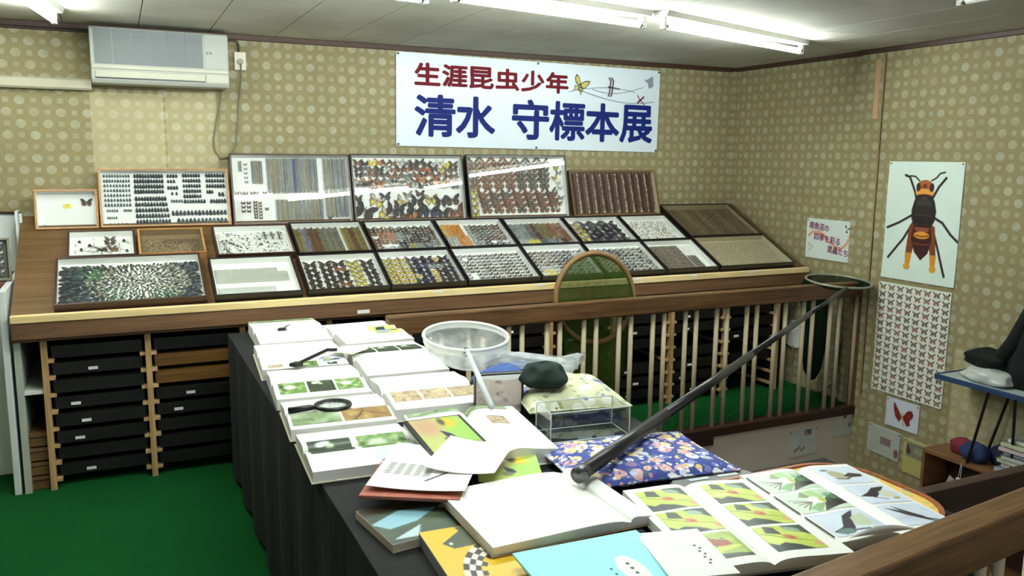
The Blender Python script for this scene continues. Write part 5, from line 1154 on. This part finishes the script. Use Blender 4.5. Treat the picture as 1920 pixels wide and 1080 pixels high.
for i in range(3): MB().box(-.172, -.168, .07-.13*i, .18-.13*i, .027, .0285).build('page_slot', BLACKPL, b.t)
# curled page corners near the railing
m = MB(); m.grid(10, 6, lambda u, v: Vector((-.15+.20*u, -.2035-.004*math.sin(v*PI), .028+.020*math.sin(u*PI)*v))); m.build('curled_page', WHITE, b.t)
# grey plastic tray behind
gp = thing('pen_tray', 'dark grey plastic tray with painted glints between cushion and yellow tray', 'tray', (-3.09, -3.70, ZB), (0, 0, math.radians(-4)))
m = MB(); m.loft([[Vector((x*k, y*k, z)) for x, y in rrect(.27, .055, .026)] for z, k in ((0, 1), (.018, 1), (.022, .95))]); m.build('body', simple('dark_grey_plastic', rgb(58, 64, 64), .3), gp)
for x in (-.075, .02): MB().box(x, x+.065, -.002, .014, .022, .0232).build('painted_glint', simple('painted_glint', rgb(170, 180, 176), .3), gp)  # two glints on the tray, laid on as flat pale-coloured pieces
for q in range(6): MB().box(-.06+.016*q, -.052+.016*q, -.022, -.017, .022, .0226).build('lettering', simple('tan_ink', rgb(150, 110, 84), .5), gp)

# ================================================================ cushions, cloths, acrylic box
def cushion(name, label, cx, cy, z, ang, W, H, T, mat):
    t = thing(name, label, 'cushion', (cx, cy, z), (0, 0, math.radians(ang))); m = MB(); n = 28
    def prof(u): return (1-abs(2*u-1)**3.2)
    def pt(u, v, s):
        e = prof(u)**.5*prof(v)**.5; x = (u-.5)*W*(1+.04*abs(2*v-1)**2); y = (v-.5)*H*(1+.04*abs(2*u-1)**2)
        return Vector((x, y, T*(.42+s*.5*e)+.004*math.sin(u*17+v*5)*e))
    m.grid(n, n, lambda u, v: pt(u, v, 1)); m.grid(n, n, lambda u, v: pt(1-u, v, -.8)); m.build('pad', mat, t, smooth=True)
    P = [pt(i/24, 0, 0) for i in range(24)]+[pt(1, i/24, 0) for i in range(24)]+[pt(1-i/24, 1, 0) for i in range(24)]+[pt(0, 1-i/24, 0) for i in range(24)]
    mm = MB(); mm.tube(P, .004, 6, True); mm.build('piping', mat, t, smooth=True); return t
BF1 = floral('blue_floral', rgb(70, 82, 152), [((rgb(232, 232, 236), rgb(232, 214, 160), rgb(214, 170, 170)), 1.6, .46), ((rgb(220, 226, 240), rgb(120, 130, 196), rgb(230, 200, 140)), 2.4, .40), ((rgb(240, 240, 240), rgb(96, 104, 176), rgb(200, 150, 170)), 4.0, .36)], rgb(84, 112, 120), 13)
BF2 = floral('pale_floral', rgb(206, 206, 170), [((rgb(236, 236, 222), rgb(92, 104, 160), rgb(232, 232, 216)), 1.3, .42), ((rgb(120, 132, 180), rgb(150, 160, 120), rgb(226, 226, 206)), 2.3, .34)], rgb(150, 160, 120), 12)
cushion('floral_cushion', 'flat cushion in blue cotton with cream and yellow blossoms', -3.215, -3.49, ZB, -6, .48, .335, .062, BF1)
cushion('floral_cushion', 'plump pale cream cushion with blue flowers behind the acrylic box', -3.11, -2.86, ZB, -10, .36, .38, .105, BF2)
# clear acrylic box, open-topped
ab = thing('acrylic_box', 'empty clear acrylic box standing in front of the pale cushion', 'box', (-3.205, -3.165, ZB+.001), (0, 0, math.radians(-6)))
ACR = pane('acrylic', (.97, .985, .98), 1.6)
for a, bb in (((-.14, .14, -.066, -.062), 0), ((-.14, .14, .062, .066), 0), ((-.14, -.136, -.062, .062), 0), ((.136, .14, -.062, .062), 0)): MB().box(a[0], a[1], a[2], a[3], 0, .10).build('wall', ACR, ab)
MB().box(-.14, .14, -.066, .066, 0, .004).build('base', ACR, ab)
EDGE = simple('acrylic_edge', rgb(214, 224, 220), .2)
for p, q in (((-.14, -.066), (.14, -.066)), ((.14, -.066), (.14, .066)), ((.14, .066), (-.14, .066)), ((-.14, .066), (-.14, -.066))):
    for z in (.10, .002): MB().tube([(p[0], p[1], z), (q[0], q[1], z)], .0022, 5).build('edge', EDGE, ab)
for p in ((-.14, -.066), (.14, -.066), (.14, .066), (-.14, .066)): MB().tube([(p[0], p[1], 0), (p[0], p[1], .10)], .0022, 5).build('edge', EDGE, ab)
# upright book / binder with brown picture
ub = thing('upright_binder', 'black-edged binder standing on edge with a brownish picture', 'binder', (-3.375, -2.862, ZB+.0), (0, 0, math.radians(-10)))
MB().box(-.09, .09, -.014, .014, 0, .155).build('body', BLACKPL, ub, bevel=.006)
cv = Cv(60, 52, (206, 192, 184)); cv.blend((cv.fbm(5, 77)-.4)*2, (236, 226, 220)); cv.blend((.42-cv.fbm(6, 79))*2.5, (128, 100, 92)); cv.ell(.55, 1.0, .6, .14, (238, 240, 240), -.1)
o_ = link('picture', cv.mesh('picture', .165, .140, PRINT), ub, (-.003, -.0146, .078), (PI/2, 0, 0))
# folded blue cloth and dark knit cap
def blob(name, label, cat, cx, cy, cz, R3, mat, seed, ang=0, amp=.18, freq=3.0):
    r = random.Random(seed); ph = [r.uniform(0, 6) for _ in range(6)]; m = MB(); nu, nv = 36, 20; loops = []
    for j in range(nv+1):
        th = PI*j/nv; L = []
        for i in range(nu):
            a = 2*PI*i/nu; k = 1+amp*(.5*math.sin(freq*a+ph[0]+2*th)+.3*math.sin(2*freq*a+ph[1]-3*th)+.3*math.sin(5*th+ph[2]))
            st = max(math.sin(th), .02); x, y, z = R3[0]*k*st*math.cos(a), R3[1]*k*st*math.sin(a), -R3[2]*math.cos(th)*(1+.3*amp*math.sin(freq*a+ph[3]))
            L.append(Vector((x, y, max(z, -R3[2]*.75))))
        loops.append(L)
    m.loft(loops); o2 = m.build(name, mat, loc=(cx, cy, cz), rot=(0, 0, math.radians(ang)), smooth=True); return tag(o2, label, cat)
blob('folded_cloth', 'crumpled blue cloth under the white insect net', 'cloth', -3.185, -2.55, ZB+.042, (.17, .085, .056), simple('blue_cloth', rgb(62, 92, 158), .85, var=.15, scale=12, bump=.3), 5, 20)
blob('knit_cap', 'dark green knitted cap lying on the pale floral cushion', 'cap', -3.215, -2.90, ZB+.135, (.085, .075, .05), simple('green_knit', rgb(24, 44, 36), .95, var=.3, scale=60, bump=.6), 8, -25, .26, 3)
# round magnifying glass
mg = thing('magnifying_glass', 'round black magnifying glass lying on the forest photo album', 'magnifier', (-3.93, -2.70, TZ1+.049), (0, 0, math.radians(8)))
MB().tube([(.058*math.cos(2*PI*i/36), .058*math.sin(2*PI*i/36), .008) for i in range(36)], .0075, 8, True).build('rim', BLACKPL, mg, smooth=True)
MB().prism([(.054*math.cos(2*PI*i/32), .054*math.sin(2*PI*i/32)) for i in range(32)], .006, .010).build('lens', ACR, mg)
MB().tube([(-.060, 0, .010), (-.085, 0, .011), (-.155, 0, .012)], [.007, .011, .012], 8).build('handle', BLACKPL, mg, smooth=True)
# folding reading magnifier
fm = thing('folding_magnifier', 'angled black magnifier arm with a cream clear sheet', 'magnifier', (-3.86, -2.04, TZ1+.060), (0, 0, math.radians(40)))
MB().tube([(-.11, 0, .004), (.10, 0, .022), (.128, -.03, .02)], .0075, 7).build('arm', BLACKPL, fm)
MB().box(-.128, -.085, -.02, .02, -.004, .012).build('grip', BLACKPL, fm, bevel=.004)
MB().box(.11, .23, -.12, -.0, .012, .015).build('lens_sheet', simple('cream_film', rgb(236, 240, 214), .3, var=.02), fm)

# ================================================================ insect nets
def ring_pts(c_, ex, ey, n=40): return [c_+ex*math.cos(2*PI*i/n)+ey*math.sin(2*PI*i/n) for i in range(n)]
NETW = netting('white_netting', rgb(240, 244, 242), .004, .42, .6); NETG = netting('green_netting', rgb(62, 84, 34), .004, .76, .3); NETD = netting('dark_green_netting', rgb(20, 48, 34), .004, .86, .2)
wn = thing('insect_net', 'white hand net with a short white handle lying on the albums', 'insect net', (-3.279, -2.31, .94))
c0 = Vector((0, 0, 0)); ex, ey = Vector((.155, -.09, 0)), Vector((.064, .166, .022))
R0 = ring_pts(c0, ex, ey); RIMW = simple('white_rim', rgb(240, 240, 236), .5, var=.01)
MB().tube(R0, .0065, 8, True).build('hoop', RIMW, wn, smooth=True)
mb_ = MB(); mb_.loft([R0, [p*1.005+Vector((0, 0, -.026)) for p in R0]], (False, False)); mb_.build('hem_band', RIMW, wn, smooth=True)
mb_ = MB(); lp = [[p*1.005+Vector((0, 0, -.024)) for p in R0]]; rw = random.Random(4)
path = [((.006, -.01, -.055), ex*.97, ey*.97), ((.02, -.035, -.085), ex*.86, ey*.84), ((.045, -.075, -.104), ex*.66, ey*.58), ((.085, -.135, -.096), Vector((.075, .055, .0)), Vector((-.01, .0, .042))),
        ((.14, -.20, -.085), Vector((.062, .045, 0)), Vector((0, 0, .036))), ((.20, -.275, -.082), Vector((.056, .040, 0)), Vector((0, 0, .030))), ((.26, -.35, -.075), Vector((.06, .042, 0)), Vector((0, 0, .026))), ((.30, -.40, -.062), Vector((.066, .05, .02)), Vector((0, 0, .012)))]
for k, (c_, e1, e2) in enumerate(path):
    am = .004+.0012*k
    lp.append([p+Vector((am*math.sin(i*1.9+k), am*math.cos(i*2.3+k), am*math.sin(i*1.3+2*k))) for i, p in enumerate(ring_pts(Vector(c_), e1, e2))])
mb_.loft(lp, (False, True)); mb_.build('net_bag', NETW, wn, smooth=True)
MB().tube([-ey, Vector((-.09, -.24, -.004)), Vector((-.30, -.95, -.004))], [.008, .009, .0105], 10).build('handle', simple('pale_rod', rgb(206, 214, 216), .3, var=.02), wn, smooth=True)
MB().tube([-ey*.96, -ey*1.22], .012, 10).build('ferrule', CHROME, wn, smooth=True)
# green net standing behind the railing
gn = thing('insect_net', 'large green net with a brown hoop standing behind the railing', 'insect net', (-2.06, -1.325, 0))
c0 = Vector((0, 0, .868)); R0 = ring_pts(c0, Vector((.262, 0, 0)), Vector((0, .035, .258)), 48)
MB().tube(R0, .017, 8, True).build('hoop', simple('brown_hoop', rgb(128, 96, 56), .6, var=.15, scale=30), gn, smooth=True)
mb_ = MB(); lp = [R0]
for zc, rx, rz, dy in ((.84, .255, .245, -.022), (.72, .24, .20, -.032), (.58, .22, .14, -.034), (.42, .19, .08, -.03), (.26, .15, .04, -.02), (.16, .08, .015, -.01)):
    lp.append(ring_pts(Vector((0, dy, zc)), Vector((rx, 0, 0)), Vector((0, .03+.0*rz, rz)), 48))
mb_.loft(lp, (False, True)); mb_.build('net_bag', NETG, gn, smooth=True)
MB().tube([(0, -.03, .62), (0.02, -.02, .0)], .011, 8).build('handle', HONEY, gn, smooth=True)
# long black pole with the dark green net
pn_ = thing('long_net', 'long black telescopic pole with a dark green net over the railing', 'insect net', (-3.5, -3.66, 0))
O = Vector((3.5, 3.66, 0)); near = Vector((-3.50, -3.665, .858)); hook = Vector((-.33, -1.58, .862))
def pw(t): return near.lerp(hook, t)+O
MB().tube([pw(0), pw(.16)], [.021, .020], 14).build('pole_section', simple('black_carbon', rgb(34, 34, 36), .35), pn_, smooth=True)
MB().tube([pw(.16), pw(.42)], [.0175, .017], 14).build('pole_section', MATS['black_carbon'], pn_, smooth=True)
MB().tube([pw(.42), pw(.72)], [.015, .0145], 12).build('pole_section', MATS['black_carbon'], pn_, smooth=True)
MB().tube([pw(.72), pw(1.0)], [.012, .0115], 12).build('pole_section', MATS['black_carbon'], pn_, smooth=True)
MB().tube([pw(-.004), pw(.006)], [.0225, .0225], 14).build('butt_cap', simple('cap_metal', rgb(110, 110, 112), .3, .8), pn_, smooth=True)
c0 = Vector((-.245, -1.43, .882))+O; ex, ey = Vector((.172, -.115, -.01)), Vector((.09, .15, .018))
R0 = ring_pts(c0, ex, ey); MB().tube(R0, .008, 8, True).build('hoop', simple('steel_hoop', rgb(150, 152, 130), .4, .3), pn_, smooth=True)
mb_ = MB(); lp = [R0]
for zc, s in ((.80, .86), (.70, .66), (.55, .58), (.38, .50), (.24, .36), (.17, .12)):
    lp.append([p+Vector((.006*math.sin(i*2.1), .006*math.cos(i*1.7), 0)) for i, p in enumerate(ring_pts(Vector((-.265, -1.27+.0*zc, zc))+O, Vector((.17, -.03, 0))*s, Vector((.02, .085, 0))*s))])
mb_.loft(lp, (False, True)); mb_.build('net_bag', NETD, pn_, smooth=True)

# ================================================================ right side: bookshelf, pouches, bagged papers, small table
sh = thing('bookshelf', 'low wooden bookshelf against the stairwell wall', 'bookshelf', (-.13, -2.75, -1.2))
SW = wood('shelf_wood', rgb(100, 70, 42), rgb(132, 96, 60), 'Y'); x0, x1 = -.115, .098; yf, yn = .58, -.75
MB().box(x0, x1, yn, yf, 1.145, 1.17).build('top', SW, sh, bevel=.002); MB().box(x0, x1, yf-.02, yf, 0, 1.145).build('end_panel', SW, sh); MB().box(x0, x1, yn, yn+.02, 0, 1.145).build('end_panel', SW, sh)
MB().box(x1-.01, x1, yn+.02, yf-.02, 0, 1.145).build('back', DARKWOOD, sh)
for z in (.55, .86): MB().box(x0+.005, x1-.01, yn+.02, yf-.02, z, z+.018).build('shelf', SW, sh)
tag(MB().grid(14, 10, lambda u, v: Vector((-.06+.14*u, -.30+.55*v, .012+.05*abs(math.sin(3*u+4*v))+.09*u*v))).build('plastic_sleeve', simple('plastic_film', rgb(190, 188, 172), .2, var=.1), loc=(-.17, -2.50, -.335), smooth=True), 'crumpled clear plastic sleeve of papers inside the bookshelf', 'plastic bag')
ST = -.03
blob('cloth_pouch', 'small red cloth pouch on the bookshelf', 'pouch', -.12, -2.34, ST+.042, (.055, .075, .055), simple('red_cloth', rgb(124, 34, 50), .8, var=.2, bump=.2), 21, 10, .14)
blob('cloth_pouch', 'rolled navy blue cloth pouch with a white tag on the bookshelf', 'pouch', -.17, -2.455, ST+.05, (.06, .085, .065), simple('navy_cloth', rgb(34, 52, 104), .7, var=.2, bump=.2), 22, 0, .08)
blob('cloth_pouch', 'dark blue cloth bundle behind the rolled pouch', 'pouch', -.09, -2.56, ST+.052, (.045, .07, .066), simple('dark_blue_cloth', rgb(30, 36, 66), .8, var=.2), 23, 0, .12)
tg = thing('price_tag', 'white paper tag hanging on strings below the navy pouch', 'tag', (-.253, -2.43, -.13))
for d in (-.006, .006): MB().tube([(0, d, .0), (.01, d*.5, .10)], .0015, 4).build('string', WHITE, tg)
MB().box(-.003, .003, -.018, .018, -.05, 0).build('card', WHITE, tg)
rb_ = random.Random(17)
for k in range(9):
    z = ST+.025*k+.001; t = thing('bagged_magazine', ['grey', 'bluish', 'pinkish', 'greenish'][k % 4]+' bagged magazine, %s from the bottom of the pile on the bookshelf' % ['first', 'second', 'third', 'fourth', 'fifth', 'sixth', 'seventh', 'eighth', 'ninth'][k], 'magazine', (-.155+rb_.uniform(-.015, .015), -2.79+rb_.uniform(-.02, .02)-.004*k, z), (0, 0, rb_.uniform(-.08, .08)), 'bagged magazines piled on the bookshelf')
    MB().box(-.10, .10, -.15, .15, 0, .020).build('magazine', simple('mag_%d' % (k % 4), [rgb(190, 196, 190), rgb(160, 170, 186), rgb(206, 188, 190), rgb(186, 190, 160)][k % 4], .5), t, bevel=.002)
    MB().grid(10, 8, lambda u, v: Vector((-.107+.214*u, -.158+.316*v, .0218+.002*math.sin(9*u+7*v+k)+.001*math.sin(23*u)))).build('plastic_bag', pane('bag_film', (.96, .97, .95), 2.0, .12), t, smooth=True)
tt = thing('folding_side_table', 'small blue-edged folding table standing on the bookshelf', 'table', (-.17, -2.62, ST))
BLUEP = simple('blue_plastic', rgb(40, 66, 104), .45)
zt = .485
m = MB(); m.box(-.14, .138, -.36, .35, zt-.018, zt); m.build('tabletop', simple('table_pale', rgb(186, 196, 196), .4), tt)
for a in ((-.15, -.14, -.37, .36), (-.14, .138, .35, .36), (-.14, .138, -.37, -.36)): MB().box(a[0], a[1], a[2], a[3], zt-.024, zt+.006).build('edge', BLUEP, tt, bevel=.002)
for y0_, y1_ in ((.05, .16), (-.10, -.10)): MB().tube([(-.10, y0_, zt-.02), (-.07, y1_, .0)], .008, 8).build('leg', BLACKPL, tt)
for y0_, y1_ in ((.05, .16), (-.10, -.10)): MB().tube([(.10, y0_, zt-.02), (.08, y1_, .0)], .008, 8).build('leg', BLACKPL, tt)
blob('plastic_bundle', 'crumpled white plastic packet on the small blue-edged table', 'plastic bag', -.21, -2.52, ST+zt+.037, (.085, .15, .048), simple('milky_plastic', rgb(206, 212, 206), .3, var=.12, scale=14), 31, 0, .2)
blob('dark_garment', 'dark green-black garment heaped on the plastic packet', 'garment', -.17, -2.46, ST+zt+.125, (.075, .13, .06), simple('dark_garment', rgb(9, 15, 15), .95, var=.3, scale=30), 33, 0, .34, 2.0)
jk = thing('hanging_jacket', 'dark jacket hanging at the wall beside the small table', 'jacket', (-.125, -2.73, .52)); m = MB(); lp = []
for z, rx, ry, dy in ((-.05, .075, .17, .03), (.03, .08, .18, .01), (.15, .08, .15, 0), (.3, .07, .11, -.01), (.5, .06, .09, -.04), (.66, .04, .05, -.06)):
    lp.append([Vector((rx*math.cos(a)*(1+.12*math.sin(5*a+z*7)), dy+ry*math.sin(a)*(1+.1*math.sin(4*a+z*9)), z)) for a in [2*PI*i/28 for i in range(28)]])
m.loft(lp); m.build('body', MATS['dark_garment'], jk, smooth=True)
m = MB(); m.tube([(0, -.02, .52), (-.02, .05, .36), (-.04, .12, .18), (-.045, .22, .03)], [.05, .045, .042, .035], 12); m.build('sleeve', MATS['dark_garment'], jk, smooth=True)
# grey chair glimpsed below the near railing
gcn = thing('grey_chair', 'grey round-backed chair below the near railing', 'chair', (-2.0, -3.72, -1.2)); GP = simple('grey_plastic', rgb(150, 140, 140), .5)
m = MB(); m.tube([(.24*math.cos(a), .05, .88+.26*math.sin(a)) for a in [PI*i/20 for i in range(21)]], .022, 8); m.build('back_hoop', GP, gcn, smooth=True)
m = MB(); m.prism([(.21*math.cos(2*PI*i/24), .21*math.sin(2*PI*i/24)-.12) for i in range(24)], .44, .48); m.build('seat', GP, gcn)
for sx in (-1, 1):
    MB().tube([(sx*.24, .05, .88), (sx*.18, .0, .46)], .02, 8).build('back_post', GP, gcn)
    for y in (.0, -.25): MB().tube([(sx*.16, y, .45), (sx*.19, y*1.1, 0)], .015, 8).build('leg', GP, gcn)
